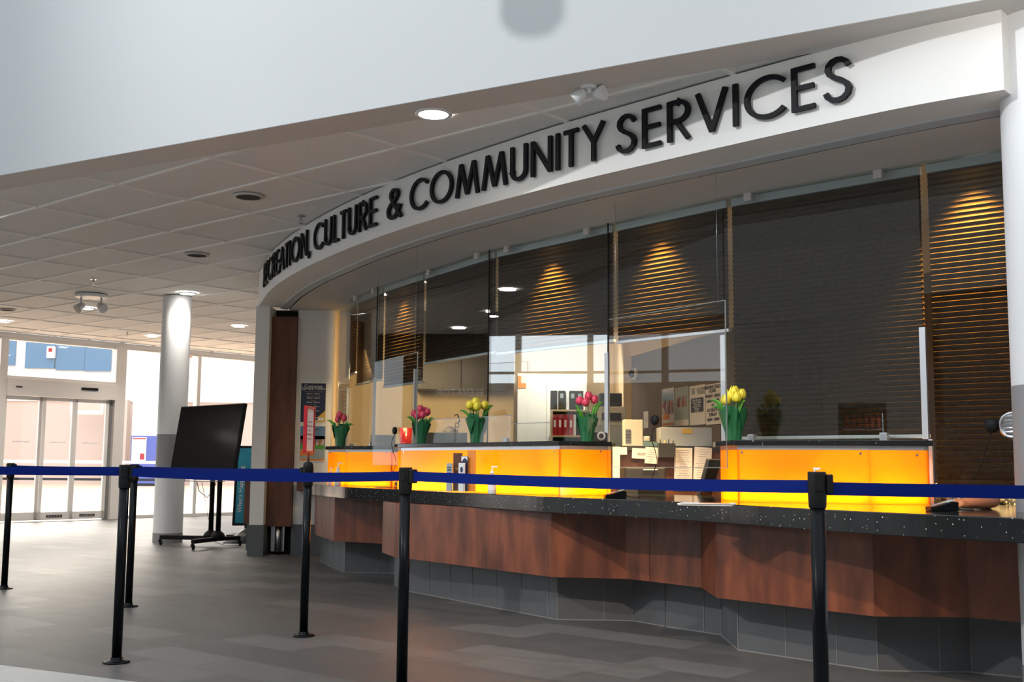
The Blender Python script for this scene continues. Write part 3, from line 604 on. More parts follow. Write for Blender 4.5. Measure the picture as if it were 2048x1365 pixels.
# ================================================================ SIGN LETTERING
def arc(cx, cy, rx, ry, a0, a1, n=14): return [(cx+rx*math.cos(math.radians(a0+(a1-a0)*i/n)), cy+ry*math.sin(math.radians(a0+(a1-a0)*i/n))) for i in range(n+1)]
LET = {   # cap height 1; strokes are centre lines
 'R': (.56, [[(.05, 0), (.05, 1)], [(.05, .95)]+[(.26, .95)]+arc(.26, .715, .235, .235, 90, -90)+[(.05, .48)], [(.22, .48), (.50, 0)]]),
 'E': (.48, [[(.05, 0), (.05, 1)], [(.05, .95), (.46, .95)], [(.05, .52), (.44, .52)], [(.05, .05), (.46, .05)]]),
 'C': (.84, [arc(.50, .5, .45, .45, 42, 318, 26)]),
 'A': (.72, [[(.02, 0), (.36, .97)], [(.36, .97), (.70, 0)], [(.155, .33), (.565, .33)]]),
 'T': (.44, [[(.22, 0), (.22, 1)], [(0, .95), (.44, .95)]]),
 'I': (.10, [[(.05, 0), (.05, 1)]]),
 'O': (1.0, [arc(.50, .5, .45, .45, 0, 360, 32)]),
 'N': (.68, [[(.05, 0), (.05, .98)], [(.05, .96), (.63, .04)], [(.63, .02), (.63, 1)]]),
 ',': (.14, [[(.10, .12), (.03, -.14)]]),
 'U': (.58, [[(.05, 1), (.05, .29)]+arc(.29, .29, .24, .24, 180, 360)+[(.53, 1)]]),
 'L': (.40, [[(.05, 0), (.05, 1)], [(.05, .05), (.40, .05)]]),
 '&': (.68, [[(.64, .02), (.22, .62)]+arc(.325, .78, .145, .17, 205, -45, 12)+[(.17, .40)]+arc(.27, .245, .20, .20, 140, 300, 12)+[(.46, .16), (.64, .42)]]),
 'M': (.92, [[(.04, 0), (.20, .98)], [(.20, .98), (.46, .05)], [(.46, .05), (.72, .98)], [(.72, .98), (.88, 0)]]),
 'Y': (.62, [[(.02, 1), (.31, .50)], [(.60, 1), (.31, .50)], [(.31, .5), (.31, 0)]]),
 'S': (.54, [[(.475, .80)]+arc(.275, .745, .20, .205, 38, 235, 14)+[(.36, .50)]+arc(.265, .27, .215, .22, 52, -135, 14)+[(.06, .17)]]),
 'V': (.68, [[(.02, 1), (.34, .02)], [(.66, 1), (.34, .02)]]),
}
# smoother S: explicit curve
LET['S'] = (.54, [[(.475, .775), (.43, .87), (.35, .935), (.26, .95), (.17, .92), (.10, .84), (.085, .74), (.12, .64), (.22, .55), (.34, .475), (.43, .39), (.475, .28), (.45, .165), (.37, .08), (.27, .05), (.16, .07), (.08, .14), (.04, .24)]])
LET['&'] = (.66, [[(.64, .01), (.20, .66), (.165, .76), (.18, .86), (.25, .93), (.34, .945), (.43, .91), (.475, .83), (.46, .74), (.38, .64), (.16, .48), (.07, .37), (.05, .25), (.09, .13), (.18, .06), (.28, .05), (.38, .09), (.47, .19), (.60, .43)]])
SIGN_H = .237; SIGN_Z = 2.850; TH = .105
def ribbon(pts, w_):
    pts = [Vector(p) for p in pts]; L = []; R = []
    closed = (pts[0]-pts[-1]).length < 1e-4 and len(pts) > 3
    for i, p in enumerate(pts):
        a = pts[i-1] if i else (pts[-2] if closed else None); b = pts[i+1] if i < len(pts)-1 else (pts[1] if closed else None)
        d1 = (p-a).normalized() if a is not None else None; d2 = (b-p).normalized() if b is not None else None
        d = ((d1 or d2)+(d2 or d1)).normalized(); n_ = Vector((-d.y, d.x)); c = n_.dot(Vector((-(d1 or d2).y, (d1 or d2).x))); k = 1/max(c, .5)
        L.append(p+n_*w_/2*k); R.append(p-n_*w_/2*k)
    return L, R
def letter(ch, s0, wscale, sign):
    b = MB(); adv, strokes = LET[ch]
    for st in strokes:
        # subdivide straight pieces a little so that they follow the curve of the wall
        q = [st[0]]
        for p0, p1 in zip(st, st[1:]):
            n_ = max(1, int(abs(p1[0]-p0[0])*wscale/.04)); q += [(p0[0]+(p1[0]-p0[0])*k/n_, p0[1]+(p1[1]-p0[1])*k/n_) for k in range(1, n_+1)]
        L, R = ribbon(q, TH); vs = []
        for d0 in (.010, .030):
            for side in (L, R):
                for p in side:
                    u = s0+p.x*wscale; c = fpath.at(u)+fpath.hall(u)*d0; vs.append(V(c.x, c.y, SIGN_Z+p.y*SIGN_H))
        n_ = len(q); fs = []
        for i in range(n_-1):
            fs += [(i, i+1, n_+i+1, n_+i), (2*n_+i, 3*n_+i, 3*n_+i+1, 2*n_+i+1), (i, 2*n_+i, 2*n_+i+1, i+1), (n_+i, n_+i+1, 3*n_+i+1, 3*n_+i)]
        fs += [(0, n_, 3*n_, 2*n_), (n_-1, 3*n_-1, 4*n_-1, 2*n_-1)]
        b.add(vs, fs)
    o = b.build('letter', M['black'], sign)
    return adv
sign = empty('wall_sign', fpath.at(4.6).to_3d()+V(0, 0, 2.85)); tag(sign, 'black raised letters RECREATION, CULTURE & COMMUNITY SERVICES on the curved white fascia', 'sign')
for word, u0, u1 in (('RECREATION,', .85, 2.935), ('CULTURE', 3.045, 4.375), ('&', 4.545, 4.765), ('COMMUNITY', 4.89, 6.905), ('SERVICES', 7.0, 8.526)):
    gap = .15; tot = sum(LET[c][0] for c in word)+gap*(len(word)-1); k = (u1-u0)/tot; u = u0
    for c in word: u += (letter(c, u, k, sign)+gap)*k

# ================================================================ CEILING FITTINGS
def downlight(px, py, label, on=True, r=.092, power=26, grp='lit recessed ceiling lamps'):
    p = at_z(px, py, CE); o = empty('ceiling_downlight', (p.x, p.y, CE)); tag(o, label, 'ceiling lamp', grp)
    MB().lathe([(r, -.010), (r+.022, -.008), (r+.024, .004)], (0, 0, 0), 32, cap=False).build('trim_ring', M['white'] if on else M['soffit'], o, local=True)
    MB().lathe([(.001, -.007), (r, -.007)], (0, 0, 0), 32, cap=False).build('lens' if on else 'reflector', M['lamp'] if on else M['lampoff'], o, local=True)
    if on: light('downlight_lamp', 'SPOT', (p.x, p.y, CE-.012), power, (1, .93, .84), r*.8, aim=(p.x, p.y+.001, 0), spot=2.5, blend=.8)
downlight(867, 227, 'nearest lit round ceiling lamp, above the sign', power=30)
downlight(375, 587, 'lit ceiling lamp touching the top of the white column', power=70)
downlight(174, 617, 'lit ceiling lamp just behind the twin spotlight', r=.085, power=110)
downlight(8, 643, 'lit ceiling lamp at the left edge of the picture', r=.085, power=110)
downlight(305, 673, 'farthest lit ceiling lamp, left of the column by the windows', r=.085, power=110)
downlight(478, 653, 'lit ceiling lamp between the column and the curved sign wall', r=.085, power=110)
downlight(497, 393, 'larger unlit round ceiling lamp, nearer the sign', False, r=.10, grp='unlit recessed ceiling lamps')
downlight(394, 510, 'smaller looking unlit round ceiling lamp above the column', False, r=.10, grp='unlit recessed ceiling lamps')
downlight(14, 620, 'unlit round ceiling lamp at the far left edge', False, r=.09, grp='unlit recessed ceiling lamps')
for x, y in ((-4.80, 9.72), (-6.02, 12.2), (-7.19, 10.42), (-7.45, 13.62), (-9.27, 15.6)):      # lamps outside the frame, mirrored in the glass
    if x < -.46*y:
        o = empty('ceiling_downlight', (x, y, CE)); tag(o, 'lit ceiling lamp outside the picture, mirrored in the glass', 'ceiling lamp', 'lamps mirrored in the glass')
        MB().lathe([(.001, -.0035), (.1, -.0035)], (0, 0, 0), 24, cap=False).build('lens', M['lamp'], o, local=True)
        light('downlight_lamp', 'SPOT', (x, y, CE-.012), 420 if x == -7.45 else 60, (1, .93, .84), .08, aim=(x, y+.001, 0), spot=2.5, blend=.8)
for px, py, lb in ((602, 433, 'sprinkler head close to the curved sign'), (187, 559, 'sprinkler head in front of the twin spotlight'), (255, 665, 'small sprinkler head near the entrance')):
    p = at_z(px, py, CE); o = empty('sprinkler', (p.x, p.y, CE)); tag(o, lb, 'sprinkler', 'ceiling sprinklers')
    MB().lathe([(.038, -.004), (.034, 0), (.012, -.004), (.010, -.035)], (0, 0, 0), 20).build('escutcheon', M['steel'], o, local=True)
    MB().tube([(-.014, 0, -.03), (-.016, 0, -.055), (0, 0, -.065)], .003, 6).tube([(.014, 0, -.03), (.016, 0, -.055), (0, 0, -.065)], .003, 6).lathe([(.018, -.068), (.018, -.065)], (0, 0, 0), 16).build('deflector', M['steel'], o, local=True)
p = at_z(183, 590, CE); o = empty('twin_spotlight', (p.x, p.y, CE)); tag(o, 'white round ceiling plate with two grey swivel spotlights', 'spotlight')
MB().lathe([(.20, 0), (.20, -.03), (.19, -.04)], (0, 0, 0), 36).build('mount_plate', M['white'], o, local=True)
for s in (-1, 1):
    h = MB().tube([(s*.13, 0, -.03), (s*.13, 0, -.11)], .012, 10).build('arm', M['steel'], o, local=True)
    ax3 = V(s*.55+.15, -.5, -.55).normalized(); xx = ax3.cross(Z3).normalized(); yy = ax3.cross(xx)
    MB().lathe([(.025, -.05), (.045, -.03), (.062, .06), (.06, .07)], V(s*.13, 0, -.15), 24, (xx, yy, ax3)).build('lamp_head', M['steel'], h, local=True)
p = at_z(1178, 172, CE); o = empty('emergency_light', (p.x, p.y, CE)); tag(o, 'white two headed emergency light above the word SERVICES', 'emergency light')
MB().lathe([(.05, 0), (.045, -.02)], (0, 0, 0), 20).tube([(0, 0, 0), (0, 0, -.045)], .016, 10).build('mount', M['white'], o, local=True)
for s, d in ((-1, V(-.8, .2, -.75)), (1, V(.7, -.5, .05))):
    ax3 = d.normalized(); xx = ax3.cross(V(0, .3, 1)).normalized(); yy = ax3.cross(xx)
    MB().lathe([(.018, -.03), (.03, -.01), (.047, .045), (.04, .05)], V(s*.045, 0, -.05), 20, (xx, yy, ax3)).build('lamp_head', M['white'], o, local=True)

# ================================================================ QUEUE BARRIERS
def post_proto():
    o = empty('barrier_post', (0, 0, 0))
    MB().lathe([(.066, 0), (.066, .006), (.058, .009), (.03, .011), (.03, .024), (.0255, .028)], n=40).build('floor_flange', M['blackgloss'], o, local=True)
    MB().lathe([(.0245, .02), (.0245, .90)], n=32).build('tube', M['blackgloss'], o, local=True)
    MB().lathe([(.0265, .870), (.0285, .874), (.0300, .900), (.0300, .985), (.0285, .9895), (.001, .9895)], n=32).box((0, 0, .955), (.024, .066, .056)).build('belt_head', M['blackmatte'], o, local=True)
    h = [x for x in o.children if x.name.startswith('belt_head')][0]
    MB().box((.037, 0, .950), (.022, .052, .062)).build('belt_cassette', M['blackmatte'], h, local=True, bevel=.004)
    return o
proto = post_proto()
PO = {'A': (-1.975, 5.80), 'B': (-.474, 5.10), 'C': (1.013, 3.75), 'D': (-4.0, 9.06), 'E': (-2.665, 8.02), 'F': (-1.205, 6.73)}
PL = {'A': 'front left black barrier post, standing before a farther one', 'B': 'black barrier post in front of the left end of the orange box', 'C': 'nearest black barrier post, in front of the right orange box', 'D': 'black barrier post at the left edge, before the glass doors', 'E': 'black barrier post mostly hidden behind the front left post', 'F': 'black barrier post carrying the small red framed sign'}
posts = {}
for i, k in enumerate(PO):
    o = proto if i == 0 else copy_tree(proto); o.location = (*PO[k], 0)
    o.rotation_euler = (0, 0, {'A': .1, 'B': -.35, 'C': -.05, 'D': -.7, 'E': -.6, 'F': 2.5}[k]); tag(o, PL[k], 'barrier post', 'black queue barrier posts'); posts[k] = o
f = MB().lathe([(.0305, .90), (.0305, .985), (.028, 1.003), (.018, 1.013), (.006, 1.016), (.005, 1.035)], n=32).build('dome_cap', M['blackmatte'], posts['F'], local=True)
def belt(a, b, za, zb, sag, label, h=.043):
    a = Vector(a); b = Vector(b); d = (b-a).normalized(); a = a+d*.03; b = b-d*.03; n_ = 24; pts = []
    m = MB(); vs = []
    nn = Vector((-d.y, d.x))*.0012
    for i in range(n_+1):
        t = i/n_; p = a.lerp(b, t); z = za+(zb-za)*t-sag*4*t*(1-t)
        vs += [V(p.x+nn.x, p.y+nn.y, z-h/2), V(p.x+nn.x, p.y+nn.y, z+h/2), V(p.x-nn.x, p.y-nn.y, z-h/2), V(p.x-nn.x, p.y-nn.y, z+h/2)]
    fs = []
    for i in range(n_):
        q = 4*i; fs += [(q, q+1, q+5, q+4), (q+2, q+6, q+7, q+3), (q, q+4, q+6, q+2), (q+1, q+3, q+7, q+5)]
    m.add(vs, fs+[(0, 2, 3, 1), (4*n_, 4*n_+1, 4*n_+3, 4*n_+2)]); o = m.build('barrier_belt', M['belt']); tag(o, label, 'belt', 'blue retractable belts')
belt((-3.75, 5.95), PO['A'], .962, .955, .004, 'blue belt running off the left edge, crossing the doors')
belt(PO['A'], PO['B'], .953, .950, .014, 'blue belt between the front left post and the middle post')
belt(PO['B'], PO['C'], .951, .940, .008, 'blue belt crossing the long orange box and the service opening')
belt(PO['C'], (2.55, 3.55), .934, .93, .003, 'blue belt running off the right edge')
belt(PO['D'], PO['E'], .950, .950, .004, 'farther blue belt behind the left one, by the doors')
belt(PO['E'], PO['F'], .953, .953, .006, 'farther blue belt ending at the post with the red sign')
# red framed notice on post F
sg = empty('notice_frame', (PO['F'][0], PO['F'][1], 1.035)); sg.rotation_euler = (0, 0, math.radians(87)); tag(sg, 'narrow looking red framed notice on top of a barrier post', 'sign'); sg.name = 'queue_sign'
MB().tube([(0, 0, 0), (0, 0, .03)], .005, 8).build('stem', M['red'], sg, local=True)
b = MB(); b.box((0, 0, .036), (.215, .02, .014)).box((0, 0, .302), (.215, .02, .014)).box((-.101, 0, .169), (.014, .02, .28)).box((.101, 0, .169), (.014, .02, .28)); b.build('frame', M['red'], sg, local=True)
MB().box((0, 0, .169), (.19, .006, .262)).build('sheet', M['white'], sg, local=True)
tm = MB()
for t_, z_ in (('TO PROVIDE', .215), ('EVERYONE PRIVACY', .19), ('PLEASE', .165), ('WAIT HERE TO', .14), ('BE CALLED', .115)):
    vs, fs = text_mesh(t_, .017, .0004); tm.add([V(v.x, -.0035, z_+v.y) for v in vs], fs)
tm.build('lettering', M['blackmatte'], sg, local=True)

# ================================================================ TULIPS
def tulips(base, scale, colour, heads, leaves, label, seed, turn=0):
    random.seed(seed); o = empty('potted_tulips', base); o.rotation_euler = (0, 0, turn); tag(o, label, 'flowers', 'wrapped tulip pots on the ledges')
    S = scale; H = .182*S; n_ = 22
    prof = [(.052, 0), (.055, .35), (.066, .75), (.078, 1.0)]
    m = MB(); vs = []
    for r, f in prof:
        for k in range(n_):
            a = 2*PI*k/n_; rr = (r+(.007 if k % 2 else -.004)*f)*S*.82; zz = f*H*(1+(.10*math.sin(3*a+seed)+.05*math.sin(7*a))*(f == 1.0)); vs.append(V(rr*math.cos(a), rr*math.sin(a), zz))
    m.add(vs, [(i*n_+k, i*n_+(k+1) % n_, (i+1)*n_+(k+1) % n_, (i+1)*n_+k) for i in range(3) for k in range(n_)])
    m.add(vs[:n_], [list(range(n_))]); m.build('paper_wrap', M['wrap'], o, local=True, solid=.0015)
    for k in range(3):                      # folded paper corners standing away from the pot
        a = seed+k*2.1; c = V(math.cos(a), math.sin(a), 0)*.062*S; tdir = V(-math.sin(a), math.cos(a), 0)
        MB().add([c*.9+V(0, 0, H*.30), c+tdir*.05*S+V(0, 0, H*.84), c*1.25+V(0, 0, H*.98), c-tdir*.05*S+V(0, 0, H*.88)], [(0, 1, 2), (0, 2, 3)]).build('paper_corner', M['wrap'], o, local=True, solid=.0012)
    for (x, z, y) in heads:                 # x,y across/depth, z height above base (metres)
        st = MB().tube([(x*.15, y*.15, H*.4), (x*.7, y*.7, z*.75), (x, y, z-.012)], .0032*S, 6).build('stem', M['stem'], o, local=True)
        fl = MB(); R = .0275*S; HH = .062*S; tilt = V(x*1.3, y*1.3, 1).normalized(); xx = tilt.cross(V(0, 1, 0)).normalized(); yy = tilt.cross(xx)
        for k in range(6):
            a0 = 2*PI*k/6+(.26 if k % 2 else 0); vs = []; rr_ = R*(1.0 if k % 2 else .90)
            rows = [(0, .25, .18), (.18, .80, .55), (.45, 1.0, .66), (.72, .88, .55), (.90, .66, .34), (1.0, .50, .05)]
            for f, rad, wd in rows:
                for q in (-1, -.5, 0, .5, 1):
                    a = a0+q*wd; vs.append(V(x, y, z-.012)+xx*(rr_*rad*math.cos(a))+yy*(rr_*rad*math.sin(a))+tilt*(HH*f*(1-.04*q*q)))
            fl.add(vs, [(i*5+j, i*5+j+1, i*5+j+6, i*5+j+5) for i in range(5) for j in range(4)], smooth=True)
        fl.build('bloom', M[colour], o, local=True, solid=.0012)
    for (a, reach, top, wd) in leaves:
        wd *= .78; top += .012; wv_ = V(-math.sin(a), math.cos(a), 0)*.35+V(-math.cos(a)*.5, -math.sin(a)*.5, .8);      # direction, reach, height, width
        c, s_ = math.cos(a), math.sin(a); vs = []; nseg = 8
        for i in range(nseg+1):
            t = i/nseg; r = .034+reach*t**1.15; z = H*.80+(top-H*.80)*math.sin(min(t*1.45, 1.57)) - .05*max(0, t-.7)
            w_ = wd*math.sin(PI*min(1, .12+t*.88))**.8*(1-t*.25)+.0008
            ctr = V(c*r, s_*r, z); fold = V(c, s_, 0)*w_*.12; vs += [ctr+wv_*w_+fold, ctr, ctr-wv_*w_+fold]
        MB().add(vs, [(3*i+j, 3*i+j+1, 3*i+j+4, 3*i+j+3) for i in range(nseg) for j in (0, 1)], smooth=True).build('leaf', M['leaf'], o, local=True, solid=.001)
    return o
def on_ledge(px, Y, zl): d = ray(px, 880); return V(d.x*Y/d.y, Y, zl)
tulips(on_ledge(681, 10.28, 1.166), 1.05, 'petal_pink', [(-.012, .265, -.02), (.028, .235, -.01), (-.03, .225, .02)], [(3.0, .105, .235, .018), (2.6, .085, .19, .02), (.25, .08, .20, .022), (-.6, .06, .215, .02), (1.2, .05, .2, .02)], 'smallest pot of pink tulips at the left end', 3)
tulips(on_ledge(842, 8.98, 1.166), 1.0, 'petal_pink', [(-.055, .225, -.01), (-.008, .262, -.02), (.045, .238, 0), (.012, .215, -.04), (-.03, .205, -.03), (.02, .25, .03)], [(3.05, .085, .215, .022), (2.3, .06, .2, .02), (.1, .07, .205, .022), (-.9, .05, .19, .024), (1.5, .05, .2, .02)], 'pot of short pink tulips beside the upright channel', 5)
tulips(on_ledge(954, 8.42, 1.166), 1.12, 'petal_yellow', [(-.055, .262, -.01), (-.012, .288, -.01), (.0, .252, -.04), (.052, .262, .0), (-.03, .25, .03)], [(3.1, .105, .245, .014), (.25, .09, .285, .024), (-1.4, .04, .235, .024), (2.2, .06, .21, .02)], 'pot of yellow tulips left of the long orange box centre', 8)
tulips(on_ledge(1174, 7.66, 1.166), .98, 'petal_pink', [(-.050, .262, -.01), (-.012, .25, -.035), (.008, .295, -.01), (.048, .272, 0)], [(.35, .085, .275, .022), (3.0, .055, .25, .012), (-2.4, .06, .20, .02), (-.9, .05, .235, .026), (2.6, .05, .215, .022)], 'pot of bright pink tulips at the right end of the long orange box', 11)
tulips(on_ledge(1467, 6.84, 1.156), 1.11, 'petal_yellow', [(-.045, .232, -.01), (-.015, .262, .0), (.005, .285, -.01), (.012, .247, -.04), (.048, .268, 0)], [(3.0, .105, .255, .018), (2.75, .10, .215, .018), (-.7, .05, .25, .016), (.7, .07, .29, .014), (-2.0, .03, .2, .02)], 'largest looking pot of yellow tulips beside the lowered blind', 14)

# ================================================================ THINGS ON THE WORKTOP
WT = .8105
def on_top(px, Y): d = ray(px, 990); return V(d.x*Y/d.y, Y, WT)
def pump(px, Y, h, label, turn=0.0):
    o = empty('pump_bottle', on_top(px, Y), turn); tag(o, label, 'pump bottle', 'hand sanitizer pump bottles'); k = h/.21
    MB().lathe([(.026*k, 0), (.030*k, .006*k), (.030*k, .105*k), (.026*k, .122*k), (.013*k, .138*k), (.012*k, .146*k)], n=24).build('bottle', M['bottle'], o, local=True)
    MB().lathe([(.0305*k, .03*k), (.0305*k, .085*k)], n=24, cap=False).build('label_band', M['whiteprint'], o, local=True)
    p_ = MB().lathe([(.015*k, .146*k), (.015*k, .162*k), (.005*k, .165*k), (.005*k, .19*k)], n=16).build('pump', M['white'], o, local=True)
    MB().box((.016*k, 0, .197*k), (.045*k, .014*k, .012*k)).build('nozzle', M['white'], p_, local=True, bevel=.002)
pump(675, 10.05, .215, 'larger sanitizer pump bottle at the left end of the worktop'); pump(661, 10.3, .17, 'small sanitizer pump bottle at the left end', 1.0); pump(984, 7.62, .195, 'sanitizer pump bottle right of the leaflet holder'); pump(1631, 5.55, .20, 'sanitizer pump bottle hidden behind the nearest post', -1.2)
# leaflet holder with leaflets
hb = on_top(920, 8.0); L0 = GV[3]; tdir = Vector((.75, -.66)).normalized(); t3 = tdir.to_3d(); n3 = V(tdir.y, -tdir.x, 0)
o = empty('leaflet_holder', hb); tag(o, 'clear four pocket leaflet holder in front of the long orange box', 'holder')
b = MB(); b.box(hb+V(0, 0, .004), (.25, .09, .006), (t3, n3, Z3)).box(hb-n3*.04+V(0, 0, .10), (.25, .004, .19), (t3, n3, Z3)).box(hb+n3*.035+V(0, 0, .05), (.25, .004, .09), (t3, n3, Z3)); b.build('clear_body', M['acrylic'], o)
for nm, dx, dn, w_, h0, h1, m_, lab in (('leaflet', -.085, .022, .055, .008, .205, 'greyprint', 'narrow grey leaflet at the left front of the holder'), ('leaflet', -.045, -.02, .085, .01, .278, 'woodbrown', 'tall brown leaflet in the back left pocket'), ('leaflet', .040, .026, .060, .008, .208, 'whiteprint', 'white leaflet with a dark oval, front of the holder'), ('leaflet', .045, .004, .062, .01, .255, 'navy', 'leaflet with a blue mountain picture behind the white one'), ('leaflet', .088, -.022, .078, .01, .295, 'orangeprint', 'tallest reddish brown leaflet at the right back')):
    c = hb+t3*dx+n3*dn; lf = MB().box(c+V(0, 0, (h0+h1)/2), (w_, .006, h1-h0), (t3, n3, Z3)).build(nm, M[m_]); tag(lf, lab, 'leaflet', 'leaflets in the clear holder')
    c2 = c+n3*.0034
    if m_ == 'whiteprint': MB().lathe([(.013, 0), (.013, .001)], c2+V(0, 0, .16), 20, (t3, Z3, n3), sy=1.6).build('oval_print', M['navy'], lf); MB().box(c2+t3*.024+V(0, 0, .1), (.003, .001, .19), (t3, n3, Z3)).build('edge_stripe', M['navy'], lf)
    if m_ == 'navy': MB().box(c2+V(0, 0, .236), (w_-.004, .001, .034), (t3, n3, Z3)).build('sky_print', M['whiteprint'], lf); MB().add([c2+n3*.001+t3*x+V(0, 0, z) for x, z in ((-.028, .212), (-.01, .232), (.006, .243), (.028, .226), (.028, .212))], [(0, 1, 2, 3, 4)]).build('mountain_print', M['navy'], lf)
    if m_ == 'greyprint':
        MB().box(c2+V(0, 0, .125), (w_-.006, .001, .03), (t3, n3, Z3)).build('picture', M['bluebooth'], lf); put_text('lettering', [('LOCAL', .014, 0, .0), ('GUIDE', .014, 0, -.018)], c2+V(0, 0, .175), (t3, Z3, n3), M['navy'], lf)
    if m_ == 'woodbrown': put_text('lettering', [('FREE', .024, 0, 0)], c2+V(0, 0, .165), (t3, Z3, n3), M['goldprint'], lf)
# payment terminals
def terminal(px, Y, rot, label):
    o = empty('payment_terminal', on_top(px, Y), rot); tag(o, label, 'card reader', 'card payment terminals')
    pr = [(-.085, 0), (-.085, .022), (-.03, .030), (.05, .052), (.085, .050), (.085, 0)]; o.scale = (.78, .78, .85); m = MB(); n_ = len(pr)
    m.add([V(x, y, z) for y in (-.039, .039) for x, z in pr], [list(range(n_)), list(range(n_, 2*n_))[::-1]]+[(i, (i+1) % n_, n_+(i+1) % n_, n_+i) for i in range(n_)])
    m.build('body', M['blackgloss'], o, local=True, bevel=.004)
    ax = (V(.964, 0, .265), V(0, 1, 0), V(-.265, 0, .964))
    MB().box((.045, 0, .0535), (.05, .06, .003), ax).build('display', M['greyprint'], o, local=True)
    k = MB(); [k.box((-.055+i*.02, j*.017, .031+i*.0046), (.013, .012, .003), ax, 0) for i in range(4) for j in (-1, 0, 1)]; k.build('keypad', M['alu'], o, local=True)
    MB().tube([(.085, 0, .02), (.12, .02, .008), (.16, -.03, .004), (.21, .03, .004)], .003, 6).build('cable', M['blackmatte'], o, local=True)
terminal(1230, 6.95, .15, 'card reader in front of the service opening'); terminal(1883, 5.22, .1, 'card reader at the right, below the intercom cord'); terminal(798, 9.35, 1.9, 'card reader between the two left orange boxes')
p = on_top(767, 9.42); tag(MB().tube([p+V(-.07, .01, .005), p+V(.06, -.01, .005)], [.004, .004], 8).build('pen', M['navy']), 'dark blue pen lying on the worktop by the left box', 'pen')
for k in range(4):
    p = on_top(1412, 5.78)+V(.012*(k % 2), .01*(k % 3), .0025*k+.001); b = MB().box(p, (.27, .19, .0022), (V(.97, -.24, 0), V(.24, .97, 0), Z3)).build('printed_sheet', M['whiteprint'] if k % 2 else M['paper']); tag(b, ['lowest', 'second', 'third', 'topmost'][k]+' printed sheet of the loose pile on the worktop edge', 'sheet', 'loose printed sheets on the worktop')
b2 = MB().box(p+V(.03, 0, .0018), (.15, .10, .0008), (V(.97, -.24, 0), V(.24, .97, 0), Z3)).build('red_print', M['orangeprint'], b)

# intercom discs
def intercom(px, py, a, b, label, r=.04, drop=.30, hook=False):
    q = at_wall(px, py, a, b); t = (Vector(b)-Vector(a)).normalized(); t3 = t.to_3d(); nn = V(t.y, -t.x, 0)
    o = empty('intercom_disc', q); tag(o, label, 'intercom', 'black intercom discs')
    MB().lathe([(r*.94, .004), (r, .008), (r, .022), (r*.85, .028), (.001, .028)], q, 28, (t3, Z3, nn)).build('speaker_disc', M['blackmatte'], o)
    MB().tube([q+nn*.012+V(0, 0, -r)]+[q+nn*(.02+.02*math.sin(k*.9))+t3*(hook*(k/8)**1.6*-.16)+V(0, 0, -r-drop*k/8) for k in range(1, 9)], .0025, 6).build('cord', M['blackmatte'], o)
intercom(793, 862, acr[0][0], acr[0][1], 'black intercom disc on the left acrylic sheet', .030, .34)
intercom(1313, 841, acr[1][0], acr[1][1], 'black intercom disc on the middle acrylic sheet', .030, .32)
intercom(1985, 852, acr[2][0], acr[2][1], 'black intercom disc beside the silver speak-through', .036, .30, 1)
a, b_ = acr[2]; q = at_wall(2026, 851, a, b_); t = (b_-a).normalized(); t3 = t.to_3d(); nn = V(t.y, -t.x, 0)
o = empty('speak_through', q); tag(o, 'round silver slotted speak-through grille at the right edge', 'grille')
MB().lathe([(.072, .003), (.070, .012), (.058, .016), (.054, .010), (.001, .010)], q, 40, (t3, Z3, nn)).build('ring', M['steel'], o)
for k in range(5): MB().box(q+nn*.014+V(0, 0, (k-2)*.020), (.09-.012*abs(k-2), .006, .009), (t3, nn, Z3)).build('slat', M['chrome'], o)
# small acrylic shields standing on the ledges
for (p0, p1, z0, z1, lb) in (((791, 9.05), (985, 7.95), 1.166, 1.36, 'low clear shield behind the yellow tulips, left'), ((986, 7.96), (1066, 7.66), 1.166, 1.30, 'low clear shield left of the binders')):
    a = on_ledge(*p0, 0).xy; b = on_ledge(*p1, 0).xy; t = (b-a).normalized(); nb = Vector((-t.y, t.x))*.16
    o = MB().wallbox(a+nb, b+nb, z0, z1, .005).build('ledge_shield', M['acrylic_sheet']); tag(o, lb, 'shield')
    MB().wallbox(a+nb, b+nb, z1-.002, z1+.002, .006).build('polished_edge', M['acryedge'], o)

# ================================================================ WALL NOTICES BESIDE THE COUNTER
WY = 12.668; AX = (V(1, 0, 0), Z3, V(0, -1, 0))
def notice(px0, py0, px1, py1, name, label, base, border=0.0):
    p = at_y(px0, py0, WY); q = at_y(px1, py1, WY); c = (p+q)/2; w_ = q.x-p.x; h = p.z-q.z
    o = empty(name, V(c.x, WY+.011, q.z)); tag(o, label, 'notice')
    MB().box((c.x, WY+.006, c.z), (w_+.025, .008, h+.03)).build('clear_holder', M['white'], o); MB().box((c.x, WY, c.z), (w_, .004, h)).build('sheet', M[base], o)
    return o, V(c.x, WY-.0022, c.z), w_, h
o, c, w_, h = notice(603, 767, 650, 845, 'hours_notice', 'dark blue Customer Service Hours notice with a yellow corner', 'navy')
put_text('heading', [('Customer', .052, 0, h*.42), ('Service Hours', .046, 0, h*.36)], c, AX, M['whiteprint'], o)
for dl_ in [('Monday, Wednesday & Thursday', .0165, 0, h*.28), ('Tuesday and Thursday', .018, 0, h*.17), ('Friday', .018, 0, h*.06), ('Saturday', .018, 0, -h*.05), ('Sunday', .018, 0, -h*.16)]: put_text('day_lettering', [dl_], c, AX, M['goldprint'], o)
put_text('time_lettering', [('8:30 am - 9:30 pm', .020, 0, h*.23), ('9:00 am - 9:30 pm', .020, 0, h*.12), ('8:30 am - 8:30 pm', .020, 0, h*.01), ('7:30 am - 4:00 pm', .020, 0, -h*.10), ('7:30 am - 4:30 pm', .020, 0, -h*.21)], c, AX, M['whiteprint'], o)
MB().add([c+V(x*w_, -.001, z*h) for x, z in ((-.02, -.5), (.5, -.5), (.5, -.2))], [(0, 1, 2)]).build('yellow_corner', M['ochre'], o)
